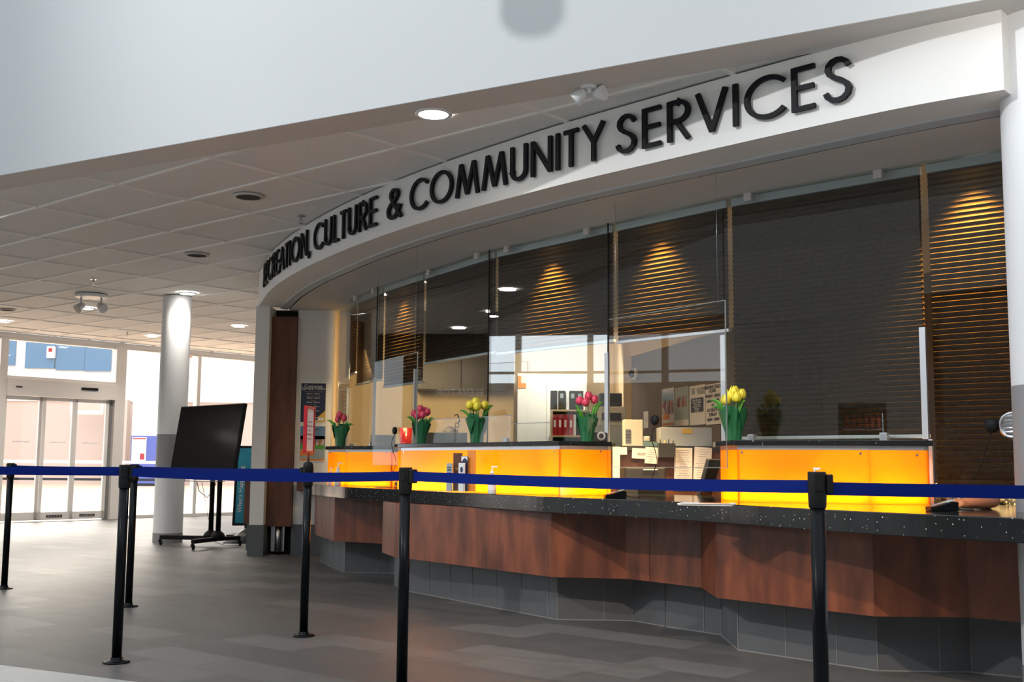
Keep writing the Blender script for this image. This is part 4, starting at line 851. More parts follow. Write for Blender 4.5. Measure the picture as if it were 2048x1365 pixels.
MB().box(c+V(w_*.27, -.0016, -h*.42), (w_*.34, .001, h*.08)).build('logo_plate', M['whiteprint'], o)
MB().lathe([(.001, 0), (.014, 0)], c+V(w_*.16, -.0025, -h*.42), 16, AX, cap=False).build('logo', M['navy'], o)
o, c, w_, h = notice(601, 853, 649, 922, 'event_poster', 'colourful poster of people outdoors, below the hours notice', 'greyprint')
for nm, z0, z1, m_ in (('sky_print', .12, .5, 'farblue'), ('crowd_print', -.05, .22, 'crowd'), ('grass_print', -.16, -.05, 'leaf'), ('orange_block', -.36, -.18, 'orangeprint'), ('orange_band', -.5, -.45, 'orangeprint')):
    if m_ == 'crowd':
        M['crowd'] = mat('crowd_print', (.4, .2, .15), .6); nt = M['crowd'].node_tree; n_ = nt.nodes.new('ShaderNodeTexVoronoi'); n_.inputs['Scale'].default_value = 1; nt.links.new(coords(nt, 0, (34, 34, 11)), n_.inputs['Vector'])
        sc_ = nt.nodes.new('ShaderNodeSeparateColor'); nt.links.new(n_.outputs['Color'], sc_.inputs[0]); nt.links.new(ramp(nt, sc_.outputs[0], [(0, (.35, .05, .03)), (.3, (.12, .05, .04)), (.55, (.5, .25, .15)), (.75, (.06, .08, .25)), (.95, (.6, .5, .45))]), nt.nodes['Principled BSDF'].inputs['Base Color'])
    wd = .55 if nm == 'orange_block' else 1; MB().box(c+V(-.22*w_ if wd < 1 else 0, 0, (z0+z1)/2*h), (w_*wd*.98, .002, (z1-z0)*h)).build(nm, M[m_], o)
put_text('lettering', [('Kids and Family', .024, 0, h*.42), ('Programs', .022, 0, h*.36)], c+V(0, -.002, 0), AX, M['navy'], o)
p = at_y(598, 963, 12.55); q = at_y(622, 983, 12.55); tag(MB().box(((p.x+q.x)/2+.03, 12.60, (p.z+q.z)/2), (q.x-p.x+.1, .15, p.z-q.z)).build('wall_ledge', M['woodbrown'], bevel=.003), 'short brown wooden ledge on the white wall left of the counter', 'ledge')

# ================================================================ SCREEN ON A ROLLING STAND
tc = V(-3.64, 13.55, 0); R1 = V(1.06, -1.0, 0).normalized(); N1 = V(-R1.y, R1.x, 0)*-1   # N1 faces the hall / left
if N1.x > 0: N1 = -N1
tl = math.radians(8.5); UPt = (Z3*math.cos(tl)-N1*math.sin(tl)).normalized(); NRt = R1.cross(UPt)*(1 if R1.cross(UPt).dot(N1) > 0 else -1)
o = empty('television', (tc.x, tc.y, .94)); tag(o, 'large black flat screen tilted on a rolling stand, beside the column', 'television')
cc = V(tc.x, tc.y, 1.315)
MB().box(cc, (1.40, .045, .775), (R1, NRt, UPt)).build('bezel', M['blackmatte'], o, bevel=.006)
MB().box(cc+NRt*.0235, (1.37, .002, .745), (R1, NRt, UPt)).build('screen_face', M['screen'], o)
st = empty('rolling_stand', (-3.62, 14.05, 0)); tag(st, 'black rolling screen stand with casters, shelf and cables', 'stand')
P1 = at_z(427, 1083, .0); P1 = V(-3.66, 13.92, 0); P2 = V(-3.53, 13.76, 0)
for p in (P1, P2): MB().tube([p+V(0, 0, .10), p+V(0, 0, 1.45)], .030, 14).build('pole', M['blackmatte'], st)
foot = lambda a, b: MB().box((a+b)/2+V(0, 0, .095), ((b-a).length, .05, .05), ((b-a).normalized(), V(-(b-a).normalized().y, (b-a).normalized().x, 0), Z3)).build('foot', M['blackmatte'], st, bevel=.006)
C1 = V(-4.30, 14.0, 0); C2 = V(-3.69, 13.25, 0); C3 = V(-3.33, 14.02, 0)
foot(C1, P1); foot(C2, P2); foot(P2, C3); foot(P1, P2)
for c in (C1, C2, C3):
    f_ = MB().tube([c+V(0, 0, .08), c+V(0, 0, .05)], .012, 8).box(c+V(0, 0, .05), (.03, .05, .03)).build('caster', M['blackmatte'], st); MB().lathe([(.028, -.012), (.028, .012)], c+V(.01, 0, .029), 20, (V(0, 1, 0), Z3, V(1, 0, 0))).build('wheel', M['blackmatte'], f_)
for p in (P1, P2): MB().lathe([(.10, .10), (.07, .16), (.035, .19)], p, 20).build('pole_shoe', M['blackmatte'], st)
MB().box((P1+P2)/2+V(-.12, -.1, .785), (.50, .26, .008), (R1, N1, Z3)).build('shelf', M['steel'], st)
MB().tube([V(-3.85, 13.9, .78), V(-3.83, 13.95, .66), V(-3.74, 14.0, .58), V(-3.68, 14.05, .68), V(-3.66, 14.08, .76)], .005, 6).build('cable', M['blackmatte'], st)
MB().tube([V(-3.80, 13.95, .77), V(-3.77, 13.98, .6), V(-3.72, 14.0, .35), V(-3.66, 13.95, .14), V(-3.6, 13.9, .05), V(-3.45, 13.8, .01), V(-3.3, 13.9, .01)], .003, 6).build('thin_cable', M['blackmatte'], st)
# poster stand and cover behind the pillar
ps = empty('poster_stand', (-3.45, 15.6, 0)); tag(ps, 'black framed teal poster stand partly behind the white pillar', 'poster stand')
pa = at_y(464, 1052, 15.6); pb_ = at_y(486, 892, 15.6); pw = .62; ux = V(.97, .25, 0); lean = V(.02, .0, 1).normalized(); base = V(pa.x, 15.6, pa.z); hh = pb_.z-pa.z; un = V(ux.y, -ux.x, 0)
cpos = base+ux*(pw/2)+lean*(hh/2)
MB().box(cpos, (pw, .04, hh), (ux, un, lean)).build('frame', M['blackmatte'], ps, bevel=.004); MB().box(cpos+un*.021, (pw-.07, .003, hh-.07), (ux, un, lean)).build('poster_sheet', M['teal'], ps)
MB().box(cpos+un*.023+ux*.06+lean*.18, (pw-.3, .002, hh*.45), (ux, un, lean)).build('poster_panel', M['whiteprint'], ps)
put_text('lettering', [("What's Happening", .085, 0, 0)], cpos+un*.024-ux*(pw/2-.09)-lean*.05, (lean, -ux, un), M['whiteprint'], ps)
put_text('panel_lettering', [('April 2021', .04, 0, .2), ('Programs & events', .022, 0, .12), ('Register online', .022, 0, .02), ('Drop-in', .022, 0, -.08)], cpos+un*.025+ux*.06+lean*.18, (ux, lean, un), M['navy'], ps)
MB().tube([V(base.x+.20, 15.62, .0), V(base.x+.20, 15.62, base.z+.02)], .035, 12).build('pedestal', M['blackmatte'], ps); MB().box((base.x+.22, 15.62, .02), (.5, .4, .04)).build('foot_plate', M['blackmatte'], ps)
m = MB(); nn_ = 12; vs = []
for i in range(nn_+1):
    for j in range(5):
        x = -3.62+.70*i/nn_; y = 14.35+.14*j; vs.append(V(x, y, .16*math.sin(PI*min(1, (i/nn_)*1.15))**.6*math.sin(PI*j/4)**.5*(1+.18*math.sin(5*i))+.001))
m.add(vs, [(i*5+j, i*5+j+1, i*5+j+6, i*5+j+5) for i in range(nn_) for j in range(4)], smooth=True); o = m.build('dust_cover', M['dark_machine'], solid=.004); tag(o, 'crumpled dark fabric cover lying on the floor behind the stand', 'cover')
sd = empty('side_counter', (-2.99, 13.6, 0)); tag(sd, 'small brown wooden counter end showing left of the white pillar', 'counter')
MB().box((-2.99, 13.6, .57), (.19, .9, .52)).build('body', M['woodbrown'], sd); MB().box((-3.0, 13.6, .845), (.22, .94, .03)).build('counter_top', M['quartz'], sd); MB().box((-2.98, 13.65, .155), (.18, .8, .31)).build('plinth', M['basetile'], sd)

# ================================================================ OFFICE BEHIND THE GLASS
def bx(name, x0, x1, y0, y1, z0, z1, m_, label=None, cat=None, group=None, parent=None, **k):
    o = MB().box(((x0+x1)/2, (y0+y1)/2, (z0+z1)/2), (x1-x0, y1-y0, z1-z0)).build(name, M[m_] if isinstance(m_, str) else m_, parent, **k)
    if label: tag(o, label, cat, group)
    return o
struct(MB().prism([(-2.0, 12.5), (-1.4, 11.6), (-.5, 10.4), (1.0, 8.4), (2.6, 6.7), (3.2, 6.4), (1.6, 13.9), (1.6, 16), (-2.0, 16)], .001, .012).build('floor_office', M['carpet'], local=True))
uc = bx('wall_cupboard', -1.10, -.035, 12.62, 13.10, 1.855, 2.735, mat('cupboard_laminate', (.035, .026, .018), .45), 'long dark brown wall cupboard above the beige office wall', 'cupboard')
MB().box((-.57, 12.612, 2.295), (.006, .01, .86)).build('door_gap', M['blackmatte'], uc)
# bright storage cabinet with an orange notice
c0 = at_y(1035, 747, 15.0); c1 = at_y(1174, 747, 15.0)
o = empty('storage_cabinet', ((c0.x+c1.x)/2, 15.2, 0)); tag(o, 'tall bright cream storage cabinet at the back of the office', 'cabinet')
bx('body', c0.x, c1.x, 15.03, 15.5, .013, c0.z, 'cream', parent=o); xm = c0.x+(c1.x-c0.x)*.42
bx('door', c0.x+.004, xm-.003, 15.0, 15.03, .05, c0.z-.005, 'cream', parent=o); dd = bx('door', xm+.003, c1.x-.004, 15.0, 15.03, .05, c0.z-.005, 'cream', parent=o); bx('handle', xm+.03, xm+.045, 14.98, 15.0, 1.2, 1.4, 'steel', parent=dd)
a = at_y(1036, 752, 14.98); b_ = at_y(1052, 777, 14.98); tag(bx('orange_notice', a.x, b_.x, 14.985, 14.995, b_.z, a.z, 'orangeprint'), 'small orange notice on the upper left of the cream cabinet', 'notice')
# bookcase with binders
bk = empty('bookcase', (.95, 14.3, 0)); tag(bk, 'pale birch bookcase holding red binders', 'bookcase')
s0 = at_y(1102, 823, 14.2); xr = at_y(1222, 823, 14.2).x; zt = s0.z; zs = at_y(1110, 871, 14.2).z
for (x0, x1) in ((s0.x, s0.x+.022), (xr-.022, xr)): bx('side_panel', x0, x1, 14.2, 14.5, .013, zt, 'woodpale', parent=bk)
bx('shelf_top', s0.x, xr, 14.2, 14.5, zt, zt+.022, 'woodpale', parent=bk); bx('shelf', s0.x+.022, xr-.022, 14.2, 14.49, zs-.022, zs, 'woodpale', parent=bk); bx('shelf', s0.x+.022, xr-.022, 14.2, 14.49, .8, .822, 'woodpale', parent=bk); bx('back_panel', s0.x+.02, xr-.02, 14.49, 14.5, .013, zt, 'blackmatte', parent=bk)
def binder(px, y, z, w_, h, m_, label, grp):
    x = at_y(px, 850, y).x; o = bx('ring_binder', x-w_/2, x+w_/2, y, y+.24, z, z+h, m_, label, 'binder', grp)
    if m_ == 'red': bx('spine_label', x-w_*.22, x+w_*.22, y-.002, y, z+h*.38, z+h*.72, 'paper', parent=o)
    elif 'pale' in label: bx('spine_label', x-w_*.3, x+w_*.2, y-.002, y, z+h*.60, z+h*.85, 'greyprint', parent=o)
    return o
for i, px in enumerate((1109.5, 1120, 1131, 1142)): binder(px, 14.22, zs, .062, zt-zs-.035, 'red', ['leftmost', 'second', 'third', 'rightmost'][i]+' red binder on the birch shelf', 'red binders on the birch shelf')
binder(1149.5, 14.22, zs, .03, zt-zs-.04, 'white', 'thin white binder right of the red ones', 'red binders on the birch shelf')
for i, px in enumerate((1108, 1124, 1146, 1160)): binder(px, 14.22, zt+.022, .085, .24, 'dark_machine', ['leftmost black binder on top of the bookcase', 'black binder with a pale mark, second on the bookcase', 'black binder with a pale label, third on the bookcase', 'black binder with a pale label, rightmost on the bookcase'][i], 'black binders on top of the bookcase')
binder(1134, 14.22, zt+.022, .022, .235, 'white', 'thin white folder between the black binders', 'black binders on top of the bookcase')
# filing cabinet, printer and case on it
a = at_y(1195, 850, 12.0); b_ = at_y(1256, 850, 12.0)
fc = empty('filing_cabinet', ((a.x+b_.x)/2, 12.2, 0)); tag(fc, 'grey filing cabinet carrying the office printer', 'cabinet'); bx('body', a.x, b_.x, 12.0, 12.5, .013, a.z-.01, 'greyprint', parent=fc)
for k in range(3): d_ = bx('drawer', a.x+.01, b_.x-.01, 11.985, 12.0, .05+.44*k, .46+.44*k, 'greyprint', parent=fc); bx('handle', (a.x+b_.x)/2-.05, (a.x+b_.x)/2+.05, 11.97, 11.985, .28+.44*k, .30+.44*k, 'steel', parent=d_)
t0 = at_y(1200, 813, 12.0); pr_ = empty('office_printer', ((a.x+b_.x)/2, 12.2, a.z-.009)); tag(pr_, 'grey office printer left of the dome camera', 'printer')
bx('body', t0.x, b_.x-.02, 12.02, 12.42, a.z-.009, t0.z, 'beige_machine', parent=pr_, bevel=.01); bx('front_recess', t0.x+.02, b_.x-.07, 12.005, 12.02, a.z+.05, t0.z-.07, 'dark_machine', parent=pr_)
t1 = at_y(1245, 786, 12.0); tag(bx('black_case', t0.x, t1.x, 12.05, 12.35, t0.z+.001, t1.z, 'dark_machine', bevel=.012), 'black case standing on top of the grey printer', 'case')
# desk divider with taped papers
DY = 8.92; a = at_y(1216, 893, DY); b_ = at_y(1452, 893, DY)
dv = empty('desk_divider', ((a.x+b_.x)/2, DY, 0)); tag(dv, 'reddish wood desk divider behind the service opening', 'divider'); bx('panel', a.x-.05, b_.x+.02, DY, DY+.03, .013, a.z-.03, 'woodbrown', parent=dv); bx('top_rail', a.x-.05, b_.x+.02, DY-.02, DY+.30, a.z-.03, a.z, 'dark_machine', parent=dv)
for i, (x0, y0, x1, y1, tilt) in enumerate(((1225, 894, 1240, 957, 0), (1239, 895, 1254, 910, .02), (1264, 897, 1292, 918, -.04), (1290, 895, 1315, 928, -.06), (1348, 896, 1385, 975, -.01), (1387, 895, 1423, 975, -.05))):
    p = at_y(x0, y0, DY-.024-.002*(i % 2)); q = at_y(x1, y1, DY-.024-.002*(i % 2)); c = (p+q)/2; ax = (V(math.cos(tilt), 0, math.sin(tilt)), V(0, 1, 0), V(-math.sin(tilt), 0, math.cos(tilt)))
    o = MB().box(c, (q.x-p.x, .001, p.z-q.z), ax).build('taped_paper', M['paper']); tag(o, ['narrow tall sheet at the left end of the divider', 'small sheet next to the narrow one on the divider', 'wide white note on the divider', 'tilted list right of the white note', 'large printed form on the divider, left one', 'large printed form on the divider, right one'][i], 'paper', 'papers taped to the desk divider')
    if i > 2:
        m = MB()
        for k in range(int((p.z-q.z)/.018)-1):
            w_ = (q.x-p.x)*(.35+.4*random.random()); m.box(c+ax[2]*((p.z-q.z)/2-.02-k*.018)-V(0, .001, 0), (w_, .0006, .003), ax)
        m.build('printed_lines', M['greyband'], o)
    if i == 2: put_text('lettering', [('NO ENTRY', .014, .02, 0)], c-V(0, .002, 0), (ax[0], ax[2], V(0, -1, 0)), M['navy'], o)
# fan tower, base tray and pale panel on the divider
a = at_y(1248, 893, DY-.02); b_ = at_y(1286, 840, DY-.02); tw = empty('ticket_printer', ((a.x+b_.x)/2, DY+.05, a.z)); tag(tw, 'tall beige machine with a vent standing on the desk divider', 'machine')
bx('body', a.x, b_.x, DY-.015, DY+.12, a.z+.001, b_.z, 'beige_machine', parent=tw, bevel=.004)
for k in range(9): bx('vent_slat', a.x+.012, a.x+.055, DY-.018, DY-.014, a.z+.03+k*.012, a.z+.035+k*.012, 'dark_machine', parent=tw)
p = at_y(1316, 884, DY-.02); bx('paper_tray', b_.x, p.x, DY-.015, DY+.12, a.z+.001, p.z, mat('teal_plastic', (.12, .20, .19), .4), parent=tw); q = at_y(1300, 873, DY)
bx('tray_hood', b_.x, q.x, DY-.01, DY+.10, p.z, q.z, 'beige_machine', parent=tw, bevel=.01)
a = at_y(1321, 893, DY); b_ = at_y(1423, 856, DY+.05); o = bx('storage_box', a.x, b_.x, DY+.03, DY+.25, a.z+.001, b_.z, mat('pale_grey_box', (.45, .47, .46), .4), 'wide pale grey box on the divider below the posters', 'box', bevel=.004); bx('yellow_label', (a.x+b_.x)/2-.03, (a.x+b_.x)/2+.05, DY+.028, DY+.03, b_.z-.05, b_.z-.01, 'ochre', parent=o)
a = at_y(1316, 910, DY-.05); b_ = at_y(1349, 880, DY-.05); o = empty('desk_organizer', ((a.x+b_.x)/2, DY-.05, 1.10)); tag(o, 'dark desk organizer hanging on the divider', 'organizer'); bx('tray', a.x, b_.x, DY-.10, DY-.024, a.z-.02, b_.z-.03, 'dark_machine', parent=o)
for k in range(4): MB().tube([V(a.x+.02+k*.03, DY-.06, b_.z-.05), V(a.x+.015+k*.035, DY-.06, b_.z+.012-(k % 2)*.02)], .005, 6).build('pen', M['ochre' if k == 1 else 'dark_machine'], o)
# staff desk with printer and monitors
bx('staff_desk', .78, 1.75, 7.95, 8.85, .70, .73, 'woodbrown', 'brown staff desk top behind the service opening', 'desk')
bx('desk_pedestal', .85, 1.70, 8.3, 8.8, .013, .699, 'dark_machine', 'dark pedestal under the staff desk', 'pedestal')
a = at_y(1250, 996, 8.1); b_ = at_y(1332, 935, 8.1); o = empty('desk_printer', ((a.x+b_.x)/2, 8.3, .731)); tag(o, 'black desk printer behind the service opening', 'printer'); bx('body', a.x, b_.x, 8.1, 8.5, .731, b_.z, 'dark_machine', parent=o, bevel=.012); bx('output_tray', a.x+.10, b_.x-.02, 8.06, 8.1, .80, .90, 'blackmatte', parent=o); bx('white_strip', a.x+.13, b_.x-.06, 8.092, 8.10, b_.z-.022, b_.z-.016, 'whiteprint', parent=o)
def monitor(px, py, Y, w_, h, rz, label, tiltb=0.0, m_='dark_machine', lift=.18):
    p = at_y(px, py, Y); o = empty('computer_monitor', V(p.x, Y, p.z-h/2-lift), rz); tag(o, label, 'monitor', 'computer monitors on the staff desks')
    c, s_ = math.cos(tiltb), math.sin(tiltb); ax = (V(1, 0, 0), V(0, c, s_), V(0, -s_, c))
    b = MB().box((0, 0, lift+h/2), (w_, .03, h), ax).build('display', M[m_], o, local=True, bevel=.006); MB().box(ax[1]*.02+V(0, 0, lift+h/2), (w_*.6, .02, h*.5), ax).build('rear_shell', M['blackmatte'], b, local=True)
    MB().tube([(0, .03, .008), (0, .03, lift+.02)], .016, 10).build('stand_pole', M['blackmatte'], o, local=True); MB().box((0, .03, .006), (.2, .16, .012)).build('stand_foot', M['blackmatte'], o, local=True, bevel=.003); return o
mo = monitor(1417, 958, 8.12, .46, .30, 1.22, 'monitor seen nearly edge on beside the right orange box', .28, lift=.035)
mo.location.z = .731
DM1 = monitor(766, 884, 11.45, .25, .14, .05, 'low dark monitor seen between the two left boxes')
DM2 = monitor(890, 884, 10.75, .42, .175, .0, 'wide dark monitor in front of the seated person')
def raised_desk(x0, x1, y0, y1, z, label):
    o = empty('staff_desk', ((x0+x1)/2, (y0+y1)/2, 0)); tag(o, label, 'desk'); bx('desk_top', x0, x1, y0, y1, z-.03, z, 'woodbrown', parent=o)
    for x in (x0+.04, x1-.04):
        for y in (y0+.04, y1-.04): bx('leg', x-.02, x+.02, y-.02, y+.02, .013, z-.03, 'blackmatte', parent=o)
raised_desk(-1.55, -1.0, 11.25, 11.65, DM1.location.z-.001, 'raised staff desk behind the small left orange box')
raised_desk(-.93, -.28, 10.6, 10.95, DM2.location.z-.001, 'raised staff desk in front of the seated person')
# dark hook stand
hk = empty('hook_stand', (-.51, 10.78, DM2.location.z)); tag(hk, 'dark hooked stand with a ring, beside the yellow tulips', 'stand')
def at0(px, py, Y=10.78): q = at_y(px, py, Y); return V(q.x, Y, q.z)
MB().lathe([(.05, 0), (.05, .01)], (0, 0, 0), 20).tube([(.0, 0, 0), (.0, 0, .16)], .012, 8).build('base', M['dark_machine'], hk, local=True)
MB().tube([at0(916, 883), at0(915, 868), at0(914, 858)], .009, 8).tube([at0(916, 846), at0(919, 842), at0(917, 834), at0(914, 829), at0(910, 830), at0(909, 834)], [.009, .009, .008, .007, .006, .004], 8).tube([at0(914, 851)+V(.017*math.cos(t*PI/8), 0, .022*math.sin(t*PI/8)) for t in range(17)], .006, 6).build('hook', M['dark_machine'], hk)
# red bin between the two left boxes
a = at_y(799, 884, 11.45); b_ = at_y(824, 857, 11.45); o = empty('desk_bin', ((a.x+b_.x)/2, 11.45, DM1.location.z)); tag(o, 'red translucent desk bin right of the left intercom disc', 'bin')
MB().lathe([(.045, 0), (.066, b_.z-DM1.location.z)], n=20).build('body', mat('red_translucent', (.36, .012, .01), .2), o, local=True, solid=.002)
MB().box((0, .0, .10), (.05, .03, .2)).build('contents', M['dark_machine'], o, local=True)
# tape dispenser on the ledge
p = on_ledge(1196, 7.83, 1.166); o = empty('tape_dispenser', p); tag(o, 'black tape dispenser with a white roll behind the pink tulips', 'dispenser')
MB().box((0, 0, .035), (.13, .06, .07)).build('body', M['dark_machine'], o, local=True, bevel=.01); MB().lathe([(.018, -.034), (.030, -.034), (.030, -.028), (.018, -.028), (.018, -.034)], (.02, 0, .045), 24, (V(1, 0, 0), Z3, V(0, 1, 0)), cap=False).build('tape_roll', M['white'], o, local=True)
# dome camera, switch and posters on the dark wall
tw_ = (PB-PA).normalized(); T3 = tw_.to_3d(); NW = V(tw_.y, -tw_.x, 0)
def on_dark(px, py): return at_wall(px, py, PA, PB)
q = on_dark(1274, 748); o = empty('dome_camera', q); tag(o, 'white dome camera with dark lens on the dark office wall', 'camera')
MB().lathe([(.075, 0), (.078, .03), (.062, .055)], (0, 0, 0), 28, (T3, Z3, NW)).build('housing', M['white'], o, local=True); MB().lathe([(.055, .05), (.052, .075), (.035, .10), (.001, .112)], (0, 0, 0), 24, (T3, Z3, NW)).build('lens_dome', M['screen'], o, local=True)
q = on_dark(1293, 840); o = MB().box(q+NW*.004, (.16, .008, .20), (T3, NW, Z3)).build('switch_plate', M['paper']); tag(o, 'pale switch plate low on the dark office wall', 'switch'); MB().box(q+NW*.010, (.03, .006, .06), (T3, NW, Z3)).build('toggle', M['white'], o)
POST = []
for i, (x0, x1, yt, yb, m_, lb) in enumerate(((1325.5, 1350, 777, 853.5, 'paper', 'leftmost poster on the dark wall, orange and crowded'), (1351.5, 1379, 774.5, 852.5, 'greyprint', 'grey blue poster, second on the dark wall'), (1380.5, 1412, 771, 850.5, 'paper', 'pale poster with a dark text block, third on the dark wall'), (1413, 1443, 768, 849.5, 'paper', 'walking hours notice, rightmost poster on the dark wall'))):
    a = on_dark(x0, (yt+yb)/2); b_ = on_dark(x1, (yt+yb)/2); zt_ = on_dark((x0+x1)/2, yt).z; zb_ = on_dark((x0+x1)/2, yb).z; w_ = (b_-a).length; c = V((a.x+b_.x)/2, (a.y+b_.y)/2, (zt_+zb_)/2)+NW*.006; h = zt_-zb_
    o = MB().box(c, (w_, .006, h), (T3, NW, Z3)).build('office_poster', M[m_]); tag(o, lb, 'poster', 'posters on the dark office wall'); POST.append((o, c+NW*.0036, w_, h))
AXD = (T3, Z3, NW)
def pp(i, nm, x, z, w_, h, m_): o, c, W, H = POST[i]; MB().box(c+T3*(x*W)+Z3*(z*H)+NW*.0004, (w_*W, .001, h*H), (T3, NW, Z3)).build(nm, M[m_], o)
pp(0, 'sky_print', 0, .32, .9, .28, 'farblue'); pp(0, 'crowd_print', 0, 0, .9, .36, 'crowd'); pp(0, 'orange_block', -.15, -.25, .55, .14, 'orangeprint'); pp(0, 'orange_band', 0, -.44, .9, .06, 'orangeprint')
pp(1, 'picture', 0, .12, .7, .26, 'crowd'); pp(1, 'pale_footer', 0, -.42, .96, .15, 'paper'); pp(2, 'text_block', 0, -.0, .8, .36, 'navy'); pp(2, 'logo_block', -.25, .36, .22, .16, 'greyprint')
o, c, W, H = POST[2]; put_text('heading', [('ACTIVITIES', .05, .12, H*.38, 1.0), ('FOR ALL', .05, .12, H*.30, 1.0)], c+NW*.001, AXD, M['greyband'], o)
for k, t_ in enumerate(('Please follow signs', 'keep your distance', 'while you wait', 'wash your hands', 'thank you', 'stay safe')): put_text('block_lettering', [(t_, .032, 0, H*(.13-.055*k))], c+NW*.002, AXD, M['whiteprint'], o)
o, c, W, H = POST[3]
put_text('hours_lettering', [('WALKING TRACK', .052, 0, H*.42), ('HOURS', .052, 0, H*.32), ('MONDAY - FRIDAY', .046, 0, H*.20), ('6:00AM - 9:00PM', .046, 0, H*.08), ('ONLY', .030, 0, -.02*H), ('SATURDAY &', .052, 0, -H*.15), ('SUNDAY', .052, 0, -H*.26), ('7:00AM - 9:00PM', .046, 0, -H*.38)], c+NW*.001, AXD, M['navy'], o)

# ================================================================ PEOPLE
def person(name, joints, edges, label, hair=None, clothes=None, shirt=None, face=None):
    """joints: list of (x,y,z,radius); first is the pelvis root"""
    me = bpy.data.meshes.new(name); me.from_pydata([Vector(j[:3]) for j in joints], edges, []); me.materials.append(M['skin'])
    ob = bpy.data.objects.new(name, me); COL.objects.link(ob); sk = ob.modifiers.new('skin', 'SKIN'); sk.use_smooth_shade = True
    for i, j in enumerate(joints):
        r = j[3] if isinstance(j[3], (tuple, list)) else (j[3], j[3]); me.skin_vertices[0].data[i].radius = r
    me.skin_vertices[0].data[0].use_root = True
    ss = ob.modifiers.new('sub', 'SUBSURF'); ss.levels = 2; ss.render_levels = 2
    tag(ob, label, 'person'); return ob
def hand(J, E, wrist, i0, d, up, side):
    """append palm and five fingers to the joint list; d = pointing direction"""
    d = d.normalized(); up = up.normalized(); s_ = d.cross(up).normalized()*side; w = Vector(wrist)
    def A(p, r, par): J.append((*p, r)); E.append((par, len(J)-1)); return len(J)-1
    palm = A(w+d*.045, (.034, .016), i0)
    for k, (off_, ln) in enumerate(((-.030, .062), (-.010, .074), (.010, .070), (.029, .056))):
        a = A(w+d*.088+s_*off_, .0095, palm); b = A(w+d*(.088+ln*.5)+s_*off_*1.1-up*.006, .0085, a); A(w+d*(.088+ln*.9)+s_*off_*1.15-up*.022, .0075, b)
    a = A(w+d*.035-s_*.040-up*.004, .012, palm); b = A(w+d*.062-s_*.058-up*.010, .0095, a); A(w+d*.088-s_*.062-up*.016, .008, b)
def head_parts(ob, c, R, fw, hairmat, cap=1.0):
    """face and hair as children; c head centre, fw facing direction (unit, horizontal)"""
    fw = fw.normalized(); sd = fw.cross(Z3).normalized(); bxs = (sd, fw, Z3)
    for s_ in (-1, 1):
        MB().lathe([(.001, -.011), (.008, -.008), (.011, 0), (.008, .008), (.001, .011)], c+fw*(R*.88)+sd*(s_*.032)+Z3*.0, 14, bxs).build('eye', M['white'], ob)
        MB().lathe([(.001, -.005), (.028, -.003), (.028, .003), (.001, .005)], c+sd*(s_*R*.86)-Z3*.012-fw*.005, 16, (fw, Z3, sd)).build('ear', M['skin'], ob)
        MB().tube([c+fw*(R*.98)+sd*(s_*.018)+Z3*.022, c+fw*(R*.95)+sd*(s_*.045)+Z3*.024], .0035, 6).build('eyebrow', hairmat, ob)
    MB().tube([c+fw*(R*.98)+Z3*.005, c+fw*(R*1.13)-Z3*.028, c+fw*(R*1.0)-Z3*.038], [.007, .012, .007], 8).build('nose', M['skin'], ob)
    MB().tube([c+fw*(R*.93)+sd*.024-Z3*.062, c+fw*(R*1.0)-Z3*.060, c+fw*(R*.93)-sd*.024-Z3*.062], .0055, 6).build('mouth', M['petal_pink'], ob)
    m = MB(); vs = []; n_ = 28; rows = 9; random.seed(4)
    for i in range(rows):
        f = i/(rows-1)
        for k in range(n_):
            a = 2*PI*k/n_; front = math.cos(a)                  # a=0 faces forward
            zlow = (.045 if front > .45 else -.045 if front < -.2 else .0+.03*front)
            th = f*PI/2; r = (R*1.10+.012*random.random())*math.cos(th); z = zlow+(R*1.42-zlow)*math.sin(th)+.006*random.random()
            vs.append(c+fw*(math.cos(a)*r*(.96 if front > .4 else 1.05))+sd*(math.sin(a)*r*.92)+Z3*z)
    m.add(vs, [(i*n_+k, i*n_+(k+1) % n_, (i+1)*n_+(k+1) % n_, (i+1)*n_+k) for i in range(rows-1) for k in range(n_)], smooth=True)
    m.build('hair', hairmat, ob, solid=.006)
def shirt(ob, segs, m_, nm='shirt'):
    J = []; E = []
    for chain in segs:
        for k, j in enumerate(chain):
            same = [i for i, q in enumerate(J) if (Vector(q[:3])-Vector(j[:3])).length < 1e-5]
            if same: idx = same[0]
            else: J.append(j); idx = len(J)-1
            if k and (prev, idx) not in E: E.append((prev, idx))
            prev = idx
    me = bpy.data.meshes.new(nm); me.from_pydata([Vector(j[:3]) for j in J], E, []); me.materials.append(m_)
    o = bpy.data.objects.new(nm, me); COL.objects.link(o); o.parent = ob; sk = o.modifiers.new('skin', 'SKIN'); sk.use_smooth_shade = True
    for i, j in enumerate(J):
        r = j[3] if isinstance(j[3], (tuple, list)) else (j[3], j[3]); me.skin_vertices[0].data[i].radius = r
    me.skin_vertices[0].data[0].use_root = True; s2 = o.modifiers.new('sub', 'SUBSURF'); s2.levels = 2; s2.render_levels = 2; return o
